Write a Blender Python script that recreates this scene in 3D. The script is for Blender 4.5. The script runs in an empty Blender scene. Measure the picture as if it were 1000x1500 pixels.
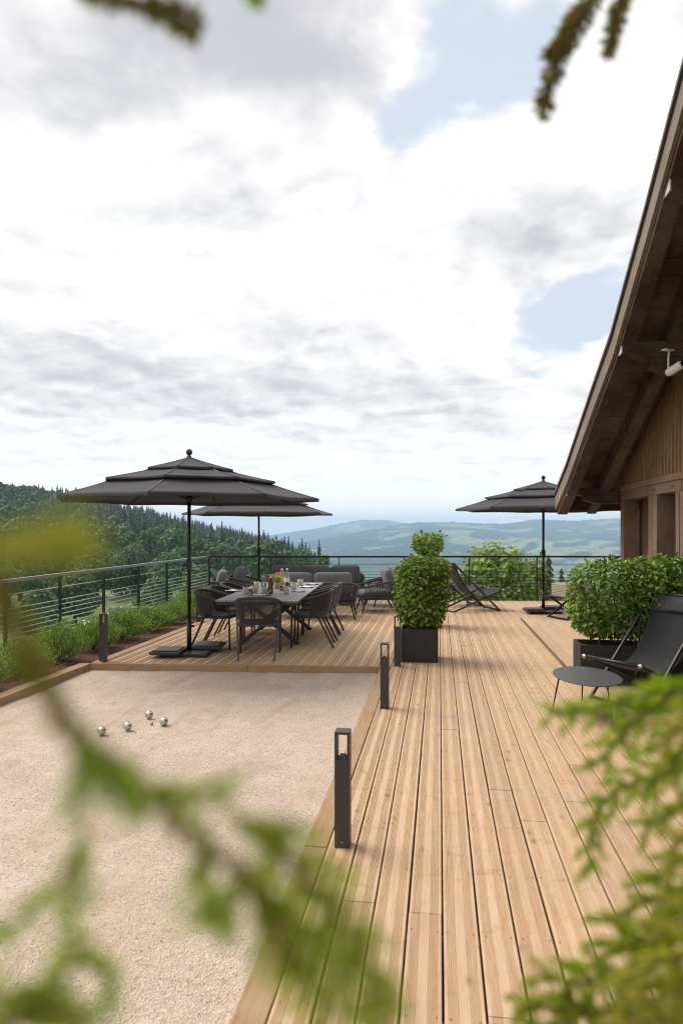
import bpy, math, random
import numpy as np
from mathutils import Vector, Matrix
C = bpy.context.scene
COL = C.collection
R = math.radians
rng = np.random.default_rng(7)
random.seed(7)

# ------------------------------------------------------------------ camera frame
F_PX, CX, HZ, EYE = 1000.0, 500.0, 775.0, 1.65
TH = math.atan(0.143)
SN, CS = math.sin(TH), math.cos(TH)

def cam(xc, d, z=0.0):
    """metres to the right of the view axis, metres ahead, height -> world"""
    return Vector((xc * CS - d * SN, xc * SN + d * CS, z))

def at(px, py, d):
    return cam((px - CX) / F_PX * d, d, EYE + (HZ - py) / F_PX * d)

def ground(px, py, z=0.0):
    d = F_PX * (EYE - z) / (py - HZ)
    return cam((px - CX) / F_PX * d, d, z)

# ------------------------------------------------------------------ mesh helpers
class MB:
    def __init__(s):
        s.v = []; s.f = []; s.sm = []
    def add(s, vs, fs, smooth=False):
        o = len(s.v)
        s.v.extend([tuple(p) for p in vs])
        for f in fs:
            s.f.append([i + o for i in f]); s.sm.append(smooth)
        return s
    def box(s, x0, x1, y0, y1, z0, z1, M=None):
        vs = [Vector((x, y, z)) for z in (z0, z1) for y in (y0, y1) for x in (x0, x1)]
        if M is not None: vs = [M @ p for p in vs]
        return s.add(vs, [(0, 2, 3, 1), (4, 5, 7, 6), (0, 1, 5, 4), (2, 6, 7, 3), (0, 4, 6, 2), (1, 3, 7, 5)])
    def beam(s, a, b, w, h, up=(0, 0, 1), roll=0):
        """box from a to b, w across, h along 'up'"""
        a = Vector(a); b = Vector(b); y = (b - a); L = y.length; y.normalize()
        up = Vector(up)
        x = y.cross(up)
        if x.length < 1e-4: x = y.cross(Vector((0, 1, 0)))
        x.normalize(); z = x.cross(y)
        M = Matrix(((x.x, y.x, z.x, a.x), (x.y, y.y, z.y, a.y), (x.z, y.z, z.z, a.z), (0, 0, 0, 1)))
        return s.box(-w / 2, w / 2, 0, L, -h / 2, h / 2, M)
    def tube(s, pts, r, n=8, cap=True, closed=False):
        pts = [Vector(p) for p in pts]
        m = len(pts)
        rs = r if isinstance(r, (list, tuple)) else [r] * m
        vs = []; prev = None
        for i, p in enumerate(pts):
            if closed: t = pts[(i + 1) % m] - pts[i - 1]
            else: t = pts[min(i + 1, m - 1)] - pts[max(i - 1, 0)]
            t.normalize()
            if prev is None:
                a = Vector((0, 0, 1)) if abs(t.z) < 0.9 else Vector((1, 0, 0))
                x = a.cross(t).normalized()
            else:
                x = (prev - t * prev.dot(t))
                x = x.normalized() if x.length > 1e-6 else prev
            prev = x; y = t.cross(x)
            for k in range(n):
                an = 2 * math.pi * k / n
                vs.append(p + (x * math.cos(an) + y * math.sin(an)) * rs[i])
        fs = []
        for i in range(m if closed else m - 1):
            j = (i + 1) % m
            for k in range(n):
                k2 = (k + 1) % n
                fs.append((i * n + k, i * n + k2, j * n + k2, j * n + k))
        s.add(vs, fs, True)
        if cap and not closed:
            o = len(s.v) - len(vs)
            s.f.append([o + k for k in reversed(range(n))]); s.sm.append(False)
            s.f.append([o + (m - 1) * n + k for k in range(n)]); s.sm.append(False)
        return s
    def lathe(s, prof, n=16, M=None, smooth=True):
        vs = []; fs = []
        for (r, z) in prof:
            for k in range(n):
                an = 2 * math.pi * k / n
                vs.append(Vector((r * math.cos(an), r * math.sin(an), z)))
        for i in range(len(prof) - 1):
            for k in range(n):
                k2 = (k + 1) % n
                fs.append((i * n + k, i * n + k2, (i + 1) * n + k2, (i + 1) * n + k))
        if M is not None: vs = [M @ p for p in vs]
        return s.add(vs, fs, smooth)
    def poly_prism(s, pts, z0, z1):
        n = len(pts)
        vs = [(p[0], p[1], z0) for p in pts] + [(p[0], p[1], z1) for p in pts]
        fs = [list(reversed(range(n))), list(range(n, 2 * n))] + [(i, (i + 1) % n, n + (i + 1) % n, n + i) for i in range(n)]
        return s.add(vs, fs)
    def loft(s, rows, smooth=True, wrap=False):
        n = len(rows[0]); vs = [p for r in rows for p in r]; fs = []
        for i in range(len(rows) - 1):
            for k in range(n if wrap else n - 1):
                k2 = (k + 1) % n
                fs.append((i * n + k, i * n + k2, (i + 1) * n + k2, (i + 1) * n + k))
        return s.add(vs, fs, smooth)
    def build(s, name, mat, parent=None, bevel=0, loc=None, solid=0):
        me = bpy.data.meshes.new(name)
        me.from_pydata(s.v, [], s.f)
        me.polygons.foreach_set('use_smooth', s.sm)
        me.materials.append(mat); me.update()
        o = bpy.data.objects.new(name, me); COL.objects.link(o)
        if parent: o.parent = parent
        if loc is not None: o.location = loc
        if solid:
            m = o.modifiers.new('sol', 'SOLIDIFY'); m.thickness = solid; m.offset = 0
        if bevel:
            m = o.modifiers.new('bev', 'BEVEL'); m.width = bevel; m.segments = 2; m.limit_method = 'ANGLE'
            m.angle_limit = R(50)
        return o

def np_mesh(name, V, Fq, mat, parent=None, smooth=False, attrs=None):
    """V (n,3) float, Fq (m,k) int with k 3 or 4"""
    me = bpy.data.meshes.new(name)
    V = np.asarray(V, dtype=np.float32); Fq = np.asarray(Fq, dtype=np.int32)
    me.vertices.add(len(V)); me.vertices.foreach_set('co', V.ravel())
    m, k = Fq.shape
    me.loops.add(m * k); me.loops.foreach_set('vertex_index', Fq.ravel())
    me.polygons.add(m)
    me.polygons.foreach_set('loop_start', np.arange(0, m * k, k, dtype=np.int32))
    me.polygons.foreach_set('loop_total', np.full(m, k, dtype=np.int32))
    me.polygons.foreach_set('use_smooth', np.full(m, smooth, dtype=bool))
    for nm, (dom, arr) in (attrs or {}).items():
        at_ = me.attributes.new(nm, 'FLOAT', dom); at_.data.foreach_set('value', np.asarray(arr, dtype=np.float32))
    me.update(calc_edges=True); me.validate()
    me.materials.append(mat)
    o = bpy.data.objects.new(name, me); COL.objects.link(o)
    if parent: o.parent = parent
    return o

def tag(o, label=None, cat=None, group=None, kind=None):
    if label: o['label'] = label
    if cat: o['category'] = cat
    if group: o['group'] = group
    if kind: o['kind'] = kind
    return o

def thing(name, label, cat, loc=(0, 0, 0), rz=0.0, group=None):
    o = bpy.data.objects.new(name, None); COL.objects.link(o)
    o.empty_display_size = 0.1
    o.location = loc; o.rotation_euler = (0, 0, rz)
    return tag(o, label, cat, group)

def dup(root, loc, rz, label, group=None, scale=None):
    r = root.copy(); COL.objects.link(r); r.location = loc; r.rotation_euler = (0, 0, rz)
    r['label'] = label
    if group: r['group'] = group
    if scale: r.scale = scale
    for ch in root.children:
        c = ch.copy(); COL.objects.link(c); c.parent = r
        for g in ch.children:
            e = g.copy(); COL.objects.link(e); e.parent = c
    return r

def arc(pts, n=6):
    """catmull-rom through points"""
    pts = [Vector(p) for p in pts]; out = []
    for i in range(len(pts) - 1):
        p0 = pts[max(i - 1, 0)]; p1 = pts[i]; p2 = pts[i + 1]; p3 = pts[min(i + 2, len(pts) - 1)]
        for k in range(n):
            t = k / n
            out.append(0.5 * ((2 * p1) + (p2 - p0) * t + (2 * p0 - 5 * p1 + 4 * p2 - p3) * t * t + (3 * p1 - p0 - 3 * p2 + p3) * t ** 3))
    out.append(pts[-1]); return out

# ------------------------------------------------------------------ materials
class NT:
    def __init__(s, name):
        s.m = bpy.data.materials.new(name); s.m.use_nodes = True
        s.t = s.m.node_tree; s.b = s.t.nodes['Principled BSDF']; s.out = s.t.nodes['Material Output']
    def n(s, typ, ins=None, **kw):
        nd = s.t.nodes.new(typ)
        for k, v in kw.items(): setattr(nd, k, v)
        for k, v in (ins or {}).items():
            sock = nd.inputs[k]
            if isinstance(v, bpy.types.NodeSocket): s.t.links.new(v, sock)
            else: sock.default_value = v
        return nd
    def math(s, op, a, b=0.0, c=0.0):
        nd = s.n('ShaderNodeMath', operation=op)
        for i, v in enumerate((a, b, c)):
            if isinstance(v, bpy.types.NodeSocket): s.t.links.new(v, nd.inputs[i])
            else: nd.inputs[i].default_value = v
        return nd.outputs[0]
    def ramp(s, fac, stops, interp='LINEAR'):
        nd = s.n('ShaderNodeValToRGB', {'Fac': fac}); cr = nd.color_ramp; cr.interpolation = interp
        while len(cr.elements) < len(stops): cr.elements.new(0.5)
        for e, (p, c) in zip(cr.elements, stops):
            e.position = p; e.color = (c[0], c[1], c[2], 1) if not isinstance(c, (int, float)) else (c, c, c, 1)
        return nd.outputs[0]
    def mix(s, fac, a, b, blend='MIX'):
        nd = s.n('ShaderNodeMix', data_type='RGBA', blend_type=blend)
        for sock, v in ((nd.inputs[0], fac), (nd.inputs[6], a), (nd.inputs[7], b)):
            if isinstance(v, bpy.types.NodeSocket): s.t.links.new(v, sock)
            else: sock.default_value = v if isinstance(v, (int, float)) else (v[0], v[1], v[2], 1)
        return nd.outputs[2]
    def noise(s, vec, scale, detail=4, rough=0.5, dist=0.0):
        ins = {'Scale': scale, 'Detail': detail, 'Roughness': rough, 'Distortion': dist}
        if vec is not None: ins['Vector'] = vec
        return s.n('ShaderNodeTexNoise', ins).outputs[0]
    def coord(s, kind='Object', scale=(1, 1, 1), loc=(0, 0, 0), rot=(0, 0, 0)):
        tc = s.n('ShaderNodeTexCoord')
        return s.n('ShaderNodeMapping', {'Vector': tc.outputs[kind], 'Scale': scale, 'Location': loc, 'Rotation': rot}).outputs[0]
    def bump(s, h, strength=0.3, dist=0.01):
        nd = s.n('ShaderNodeBump', {'Height': h, 'Strength': strength, 'Distance': dist})
        s.t.links.new(nd.outputs[0], s.b.inputs['Normal']); return nd
    def set(s, **kw):
        for k, v in kw.items():
            k = k.replace('_', ' ')
            sock = s.b.inputs[k]
            if isinstance(v, bpy.types.NodeSocket): s.t.links.new(v, sock)
            elif isinstance(v, (tuple, list)) and len(v) == 3: sock.default_value = (*v, 1)
            else: sock.default_value = v
        return s

def simple(name, col, rough=0.5, metal=0.0, var=0.12, scale=30, bump=0.0, spec=0.5):
    t = NT(name)
    co = t.coord()
    f = t.noise(co, scale, 5, 0.6)
    c0 = [max(0, c * (1 - var)) for c in col]; c1 = [c * (1 + var) for c in col]
    t.set(Base_Color=t.ramp(f, [(0.3, c0), (0.7, c1)]), Roughness=rough, Metallic=metal)
    t.b.inputs['Specular IOR Level'].default_value = spec
    r2 = t.noise(co, scale * 0.3, 3, 0.6)
    t.set(Roughness=t.math('ADD', t.math('MULTIPLY', r2, 0.16), rough - 0.08))
    if bump: t.bump(t.noise(co, scale * 6, 3, 0.6), bump, 0.004)
    return t.m

def wood_boards(name, lo, mid, hi, knot, attr='rnd', along='Y', rough=0.62, weather=0.0, ribs=False):
    """grain runs along Y (or the given axis) of the object; per board tone from the face attribute"""
    t = NT(name)
    a = t.n('ShaderNodeAttribute', attribute_name=attr).outputs['Fac']
    tc = t.n('ShaderNodeTexCoord').outputs['Object']
    off = t.n('ShaderNodeCombineXYZ', {'X': t.math('MULTIPLY', a, 37.0), 'Y': t.math('MULTIPLY', a, 91.0), 'Z': t.math('MULTIPLY', a, 13.0)}).outputs[0]
    v = t.n('ShaderNodeVectorMath', {0: tc, 1: off}, operation='ADD').outputs[0]
    sc = {'Y': (1, 0.06, 1), 'X': (0.06, 1, 1), 'Z': (1, 1, 0.06)}[along]
    vm = t.n('ShaderNodeMapping', {'Vector': v, 'Scale': sc}).outputs[0]
    g1 = t.noise(vm, 55, 5, 0.65, 0.6)
    g2 = t.noise(vm, 180, 3, 0.6, 0.2)
    sk = {'Y': (1, 0.42, 1), 'X': (0.42, 1, 1), 'Z': (1, 1, 0.42)}[along]
    vk = t.n('ShaderNodeMapping', {'Vector': v, 'Scale': sk}).outputs[0]
    kn = t.n('ShaderNodeTexVoronoi', {'Vector': vk, 'Scale': 9.0, 'Randomness': 1.0}).outputs['Distance']
    km = t.ramp(kn, [(0.05, 1.0), (0.11, 0.35), (0.2, 0.0)])
    kr = t.ramp(t.noise(vk, 5.0, 1), [(0.36, 0.0), (0.46, 1.0)])
    stn = t.noise(t.n('ShaderNodeMapping', {'Vector': v, 'Scale': (1.0, 2.2, 1.0) if along == 'Y' else (2.2, 1, 1)}).outputs[0], 5.5, 5, 0.7, 0.8)
    km = t.math('MULTIPLY', km, kr)
    col = t.ramp(t.math('ADD', t.math('MULTIPLY', g1, 0.7), t.math('MULTIPLY', g2, 0.3)), [(0.28, lo), (0.5, mid), (0.72, hi)])
    tone = t.ramp(a, [(0, (0.90, 0.87, 0.85)), (0.35, (1.0, 0.98, 0.96)), (0.7, (1.05, 1.04, 1.03)), (1, (0.97, 0.92, 0.87))])
    col = t.mix(1.0, col, tone, 'MULTIPLY')
    col = t.mix(t.math('MULTIPLY', km, 0.75), col, knot)
    col = t.mix(t.ramp(stn, [(0.56, 0.0), (0.74, 0.45)]), col, knot)
    big = t.noise(tc, 1.3, 4, 0.6)
    col = t.mix(t.ramp(big, [(0.42, 0.0), (0.75, 0.30 + weather)]), col, (0.42, 0.36, 0.31))
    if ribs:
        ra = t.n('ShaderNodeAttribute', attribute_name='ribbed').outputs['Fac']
        col = t.mix(t.math('MULTIPLY', ra, 0.9), col, (0.93, 0.895, 0.865), 'MULTIPLY')  # ribbed bands tinted darker: groove self-shading and dirt put into the colour
    t.set(Base_Color=col, Roughness=rough)
    t.b.inputs['Specular IOR Level'].default_value = 0.3
    t.bump(t.math('ADD', g1, t.math('MULTIPLY', km, -0.6)), 0.25, 0.002)
    return t.m

M = {}
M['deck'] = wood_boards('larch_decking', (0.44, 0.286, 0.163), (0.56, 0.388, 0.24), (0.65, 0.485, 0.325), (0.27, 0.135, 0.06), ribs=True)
M['beam'] = wood_boards('treated_timber', (0.28, 0.16, 0.075), (0.40, 0.25, 0.125), (0.5, 0.33, 0.18), (0.16, 0.08, 0.035), weather=0.15)
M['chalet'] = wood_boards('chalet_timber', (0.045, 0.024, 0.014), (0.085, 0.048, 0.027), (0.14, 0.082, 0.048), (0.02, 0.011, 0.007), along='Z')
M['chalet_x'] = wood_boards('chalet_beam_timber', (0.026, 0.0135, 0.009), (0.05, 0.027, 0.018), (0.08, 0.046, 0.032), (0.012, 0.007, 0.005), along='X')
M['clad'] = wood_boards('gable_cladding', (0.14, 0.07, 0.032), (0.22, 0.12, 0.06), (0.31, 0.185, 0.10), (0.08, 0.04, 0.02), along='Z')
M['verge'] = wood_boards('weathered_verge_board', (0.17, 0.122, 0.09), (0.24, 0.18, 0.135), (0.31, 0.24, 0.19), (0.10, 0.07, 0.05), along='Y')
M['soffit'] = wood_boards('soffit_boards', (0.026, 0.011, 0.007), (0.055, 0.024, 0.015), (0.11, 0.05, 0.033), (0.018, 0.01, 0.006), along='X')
M['post'] = wood_boards('door_timber', (0.12, 0.068, 0.04), (0.185, 0.112, 0.07), (0.27, 0.175, 0.115), (0.08, 0.045, 0.025), along='Z')
M['leaf_door'] = wood_boards('door_leaf_timber', (0.075, 0.033, 0.015), (0.12, 0.055, 0.026), (0.18, 0.09, 0.045), (0.05, 0.025, 0.012), along='Z')
M['rail_steel'] = simple('dark_satin_steel', (0.30, 0.30, 0.30), 0.32, 0.8, 0.1, 25)
M['black'] = simple('black_powder_coat', (0.012, 0.012, 0.013), 0.42, 0.0, 0.15, 60)
M['charcoal'] = simple('charcoal_aluminium', (0.035, 0.034, 0.036), 0.48, 0.0, 0.12, 60, 0.05)
M['bollard'] = simple('anthracite_bollard', (0.040, 0.038, 0.040), 0.5, 0.0, 0.15, 40, 0.05)
M['planter'] = simple('fibre_planter', (0.022, 0.022, 0.024), 0.55, 0.0, 0.3, 9, 0.1)
M['steel'] = simple('brushed_steel', (0.55, 0.55, 0.53), 0.3, 1.0, 0.08, 25)
M['boule'] = simple('worn_boule_steel', (0.52, 0.51, 0.46), 0.34, 1.0, 0.25, 22)
M['white_metal'] = simple('white_plastic', (0.75, 0.75, 0.73), 0.4, 0, 0.03, 20)
M['zinc'] = simple('zinc_flashing', (0.62, 0.63, 0.64), 0.4, 0.3, 0.08, 12)
M['rooftile'] = simple('roof_covering', (0.05, 0.042, 0.04), 0.7, 0, 0.3, 14, 0.2)
M['glass_dark'] = simple('dark_window_glass', (0.012, 0.013, 0.014), 0.08, 0, 0.1, 4)
M['table'] = simple('grey_table_slats', (0.25, 0.24, 0.24), 0.42, 0, 0.15, 14)
M['sidetable'] = simple('grey_powder_coat', (0.085, 0.085, 0.09), 0.4, 0, 0.08, 40)
M['ceramic'] = simple('stoneware_mug', (0.72, 0.66, 0.54), 0.35, 0, 0.15, 60)
M['ceramic_in'] = simple('stoneware_rim', (0.28, 0.22, 0.15), 0.35, 0, 0.15, 60)
M['plate'] = simple('white_china', (0.78, 0.77, 0.74), 0.2, 0, 0.03, 20)
M['napkin'] = simple('mauve_napkin', (0.46, 0.39, 0.46), 0.9, 0, 0.15, 40, 0.2)
M['napkin_w'] = simple('pale_napkin', (0.74, 0.68, 0.74), 0.9, 0, 0.1, 40, 0.2)
M['red'] = simple('red_juice', (0.50, 0.035, 0.010), 0.15, 0, 0.1, 20)
M['orange'] = simple('orange_juice', (0.75, 0.27, 0.02), 0.15, 0, 0.1, 20)
M['paper'] = simple('pale_paper', (0.72, 0.60, 0.44), 0.8, 0, 0.06, 30)
M['label'] = simple('white_label', (0.78, 0.78, 0.74), 0.6, 0, 0.08, 70)
M['pot'] = simple('light_wood', (0.50, 0.31, 0.15), 0.6, 0, 0.2, 20)
M['mulch'] = NT('bark_mulch')
def _mulch():
    t = M['mulch']; co = t.coord()
    v = t.n('ShaderNodeTexVoronoi', {'Vector': co, 'Scale': 45.0, 'Randomness': 1.0})
    t.set(Base_Color=t.ramp(v.outputs['Color'], [(0.1, (0.05, 0.022, 0.012)), (0.5, (0.16, 0.065, 0.035)), (0.9, (0.26, 0.12, 0.065))]), Roughness=0.9)
    t.bump(v.outputs['Distance'], 0.9, 0.02); M['mulch'] = t.m
_mulch()
def _gravel():
    t = NT('pink_gravel'); co = t.coord()
    v = t.n('ShaderNodeTexVoronoi', {'Vector': co, 'Scale': 120.0, 'Randomness': 1.0})
    f = t.noise(co, 260, 3, 0.6)
    big = t.noise(co, 0.9, 5, 0.55)
    pat = t.noise(co, 5, 5, 0.65)
    c = t.ramp(v.outputs['Color'], [(0.06, (0.22, 0.155, 0.12)), (0.3, (0.47, 0.365, 0.29)), (0.7, (0.60, 0.48, 0.39)), (0.96, (0.80, 0.70, 0.61))])
    c = t.mix(t.ramp(f, [(0.4, 0.0), (0.62, 0.4)]), c, (0.52, 0.40, 0.32))
    c = t.mix(t.ramp(big, [(0.4, 0.0), (0.7, 0.45)]), c, (0.45, 0.32, 0.22))
    tr = t.noise(t.n('ShaderNodeMapping', {'Vector': co, 'Scale': (1.0, 0.25, 1.0)}).outputs[0], 3.0, 5, 0.6, 1.2)
    c = t.mix(t.ramp(tr, [(0.50, 0.0), (0.68, 0.62)]), c, (0.40, 0.285, 0.20))
    c = t.mix(t.ramp(pat, [(0.45, 0.0), (0.7, 0.45)]), c, (0.66, 0.53, 0.44))
    t.set(Base_Color=c, Roughness=0.95)
    t.bump(t.math('ADD', v.outputs['Distance'], t.math('MULTIPLY', pat, 1.2)), 0.8, 0.008)
    M['gravel'] = t.m
_gravel()
def _cloth(name, col, var=0.15, weave=700, alpha=0.0, rough=0.85, trans=0.0):
    t = NT(name); co = t.coord()
    w = t.n('ShaderNodeTexNoise', {'Vector': co, 'Scale': weave, 'Detail': 1.0}).outputs[0]
    b = t.noise(co, 6, 5, 0.6)
    c = t.ramp(t.math('ADD', t.math('MULTIPLY', w, 0.5), t.math('MULTIPLY', b, 0.5)), [(0.3, [x * (1 - var) for x in col]), (0.7, [x * (1 + var) for x in col])])
    t.set(Base_Color=c, Roughness=rough)
    t.b.inputs['Specular IOR Level'].default_value = 0.25
    t.b.inputs['Sheen Weight'].default_value = 0.15
    t.bump(t.math('ADD', w, t.math('MULTIPLY', b, 2.0)), 0.25, 0.004)
    if alpha:
        # an open weave: holes you can see through
        x = t.n('ShaderNodeSeparateXYZ', {'Vector': co}).outputs
        h = t.noise(co, 420, 0, 0.5)
        t.set(Alpha=t.ramp(h, [(0.5 - alpha * 0.35, 0.35), (0.5, 1.0)]))
    if trans:
        tr = t.n('ShaderNodeBsdfTranslucent', {'Color': (*[min(1, x * 1.2) for x in col], 1)})
        mx = t.n('ShaderNodeMixShader', {0: trans, 1: t.b.outputs[0], 2: tr.outputs[0]})
        t.t.links.new(mx.outputs[0], t.out.inputs['Surface'])
    return t.m
M['canopy'] = _cloth('charcoal_canvas', (0.036, 0.031, 0.037), 0.12, 500, trans=0.12)
M['cushion'] = _cloth('grey_cushion_fabric', (0.125, 0.122, 0.122), 0.14, 380)
M['rope'] = _cloth('dark_rope', (0.060, 0.053, 0.053), 0.3, 300)
M['mesh'] = _cloth('dark_woven_mesh', (0.052, 0.045, 0.046), 0.25, 500, alpha=0.25)
M['sling'] = _cloth('black_sling_fabric', (0.022, 0.022, 0.023), 0.15, 700)
M['headrest'] = _cloth('dark_grey_headrest', (0.045, 0.045, 0.048), 0.15, 600)

def leaf_mat(name, dark, mid, light, accent=None, rough=0.5, trans=0.35, acc_at=0.93):
    t = NT(name)
    ri = t.n('ShaderNodeNewGeometry').outputs['Random Per Island']
    oi = t.n('ShaderNodeObjectInfo').outputs['Random']
    st = [(0.0, dark), (0.5, mid), (0.9, light)]
    if accent: st += [(acc_at, light), (min(acc_at + 0.03, 1), accent)]
    c = t.ramp(ri, st)
    co = t.coord()
    clump = t.noise(co, 2.2, 3, 0.6)
    c = t.mix(t.ramp(clump, [(0.38, 0.0), (0.68, 0.35)]), c, mid)
    hv = t.n('ShaderNodeHueSaturation', {'Hue': t.math('ADD', 0.485, t.math('MULTIPLY', oi, 0.03)), 'Saturation': 1.0,
             'Value': t.math('ADD', 0.82, t.math('MULTIPLY', oi, 0.36)), 'Color': c}).outputs[0]
    t.set(Base_Color=hv, Roughness=rough)
    t.b.inputs['Specular IOR Level'].default_value = 0.35
    tr = t.n('ShaderNodeBsdfTranslucent', {'Color': t.mix(1.0, hv, (1.5, 1.6, 0.7), 'MULTIPLY')})
    mx = t.n('ShaderNodeMixShader', {0: trans, 1: t.b.outputs[0], 2: tr.outputs[0]})
    t.t.links.new(mx.outputs[0], t.out.inputs['Surface'])
    return t.m
M['hornbeam'] = leaf_mat('hornbeam_leaf', (0.03, 0.085, 0.012), (0.115, 0.225, 0.026), (0.42, 0.53, 0.10), (0.36, 0.17, 0.06), 0.34, 0.28, 0.972)
M['shrub'] = leaf_mat('rosemary_leaf', (0.05, 0.105, 0.025), (0.16, 0.255, 0.06), (0.42, 0.50, 0.17), None, 0.6, 0.28)
M['broad'] = leaf_mat('broadleaf_foliage', (0.026, 0.058, 0.018), (0.058, 0.108, 0.03), (0.12, 0.185, 0.05), None, 0.6, 0.25)
M['walnut'] = leaf_mat('pale_broadleaf_foliage', (0.06, 0.11, 0.018), (0.17, 0.24, 0.04), (0.36, 0.40, 0.11), (0.52, 0.46, 0.22), 0.55, 0.3, 0.93)
M['spruce'] = leaf_mat('spruce_foliage', (0.012, 0.030, 0.012), (0.024, 0.05, 0.020), (0.045, 0.08, 0.032), None, 0.7, 0.1)
M['needle'] = leaf_mat('conifer_spray', (0.13, 0.23, 0.012), (0.29, 0.41, 0.025), (0.50, 0.56, 0.05), (0.42, 0.26, 0.05), 0.4, 0.5, 0.95)
M['needle_y'] = leaf_mat('young_conifer_spray', (0.30, 0.34, 0.04), (0.46, 0.47, 0.08), (0.60, 0.58, 0.13), (0.50, 0.34, 0.10), 0.45, 0.5, 0.95)
M['needle_b'] = leaf_mat('browning_conifer_spray', (0.16, 0.10, 0.03), (0.22, 0.20, 0.03), (0.25, 0.30, 0.035), (0.32, 0.15, 0.05), 0.5, 0.4, 0.9)
M['bark'] = simple('bark', (0.13, 0.085, 0.055), 0.85, 0, 0.35, 20, 0.4)
M['twig'] = simple('twig_bark', (0.20, 0.10, 0.045), 0.7, 0, 0.3, 40)

def clear_glass(name, col=(0.9, 0.95, 0.92)):
    t = NT(name)
    t.set(Base_Color=t.ramp(t.noise(t.coord(), 8), [(0.3, [c * 0.97 for c in col]), (0.7, col)]), Roughness=0.03)
    t.b.inputs['Transmission Weight'].default_value = 0.0
    tr = t.n('ShaderNodeBsdfTransparent', {'Color': (*col, 1)})
    fr = t.n('ShaderNodeFresnel', {'IOR': 1.5}).outputs[0]
    gl = t.n('ShaderNodeBsdfGlossy', {'Roughness': 0.03})
    mx = t.n('ShaderNodeMixShader', {0: t.math('ADD', t.math('MULTIPLY', fr, 1.2), 0.06), 1: tr.outputs[0], 2: gl.outputs[0]})
    t.t.links.new(mx.outputs[0], t.out.inputs['Surface'])
    return t.m
M['glass'] = clear_glass('clear_glass')

# ------------------------------------------------------------------ value noise (numpy)
def vnoise(x, y, seed=0):
    xi = np.floor(x).astype(np.int64); yi = np.floor(y).astype(np.int64)
    fx = x - xi; fy = y - yi; fx = fx * fx * (3 - 2 * fx); fy = fy * fy * (3 - 2 * fy)
    def h(a, b):
        n = (a * 374761393 + b * 668265263 + seed * 974711) & 0x7fffffff
        n = ((n ^ (n >> 13)) * 1274126177) & 0x7fffffff
        return ((n ^ (n >> 16)) & 0xffff) / 65535.0
    return (h(xi, yi) * (1 - fx) + h(xi + 1, yi) * fx) * (1 - fy) + (h(xi, yi + 1) * (1 - fx) + h(xi + 1, yi + 1) * fx) * fy
def fbm(x, y, o=4, seed=0):
    s = 0; a = 0.5; t = 0
    for k in range(o):
        s = s + a * vnoise(x * 2 ** k, y * 2 ** k, seed + k); t += a; a *= 0.5
    return s / t
def sstep(a, b, x):
    t = np.clip((x - a) / (b - a), 0, 1); return t * t * (3 - 2 * t)

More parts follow.
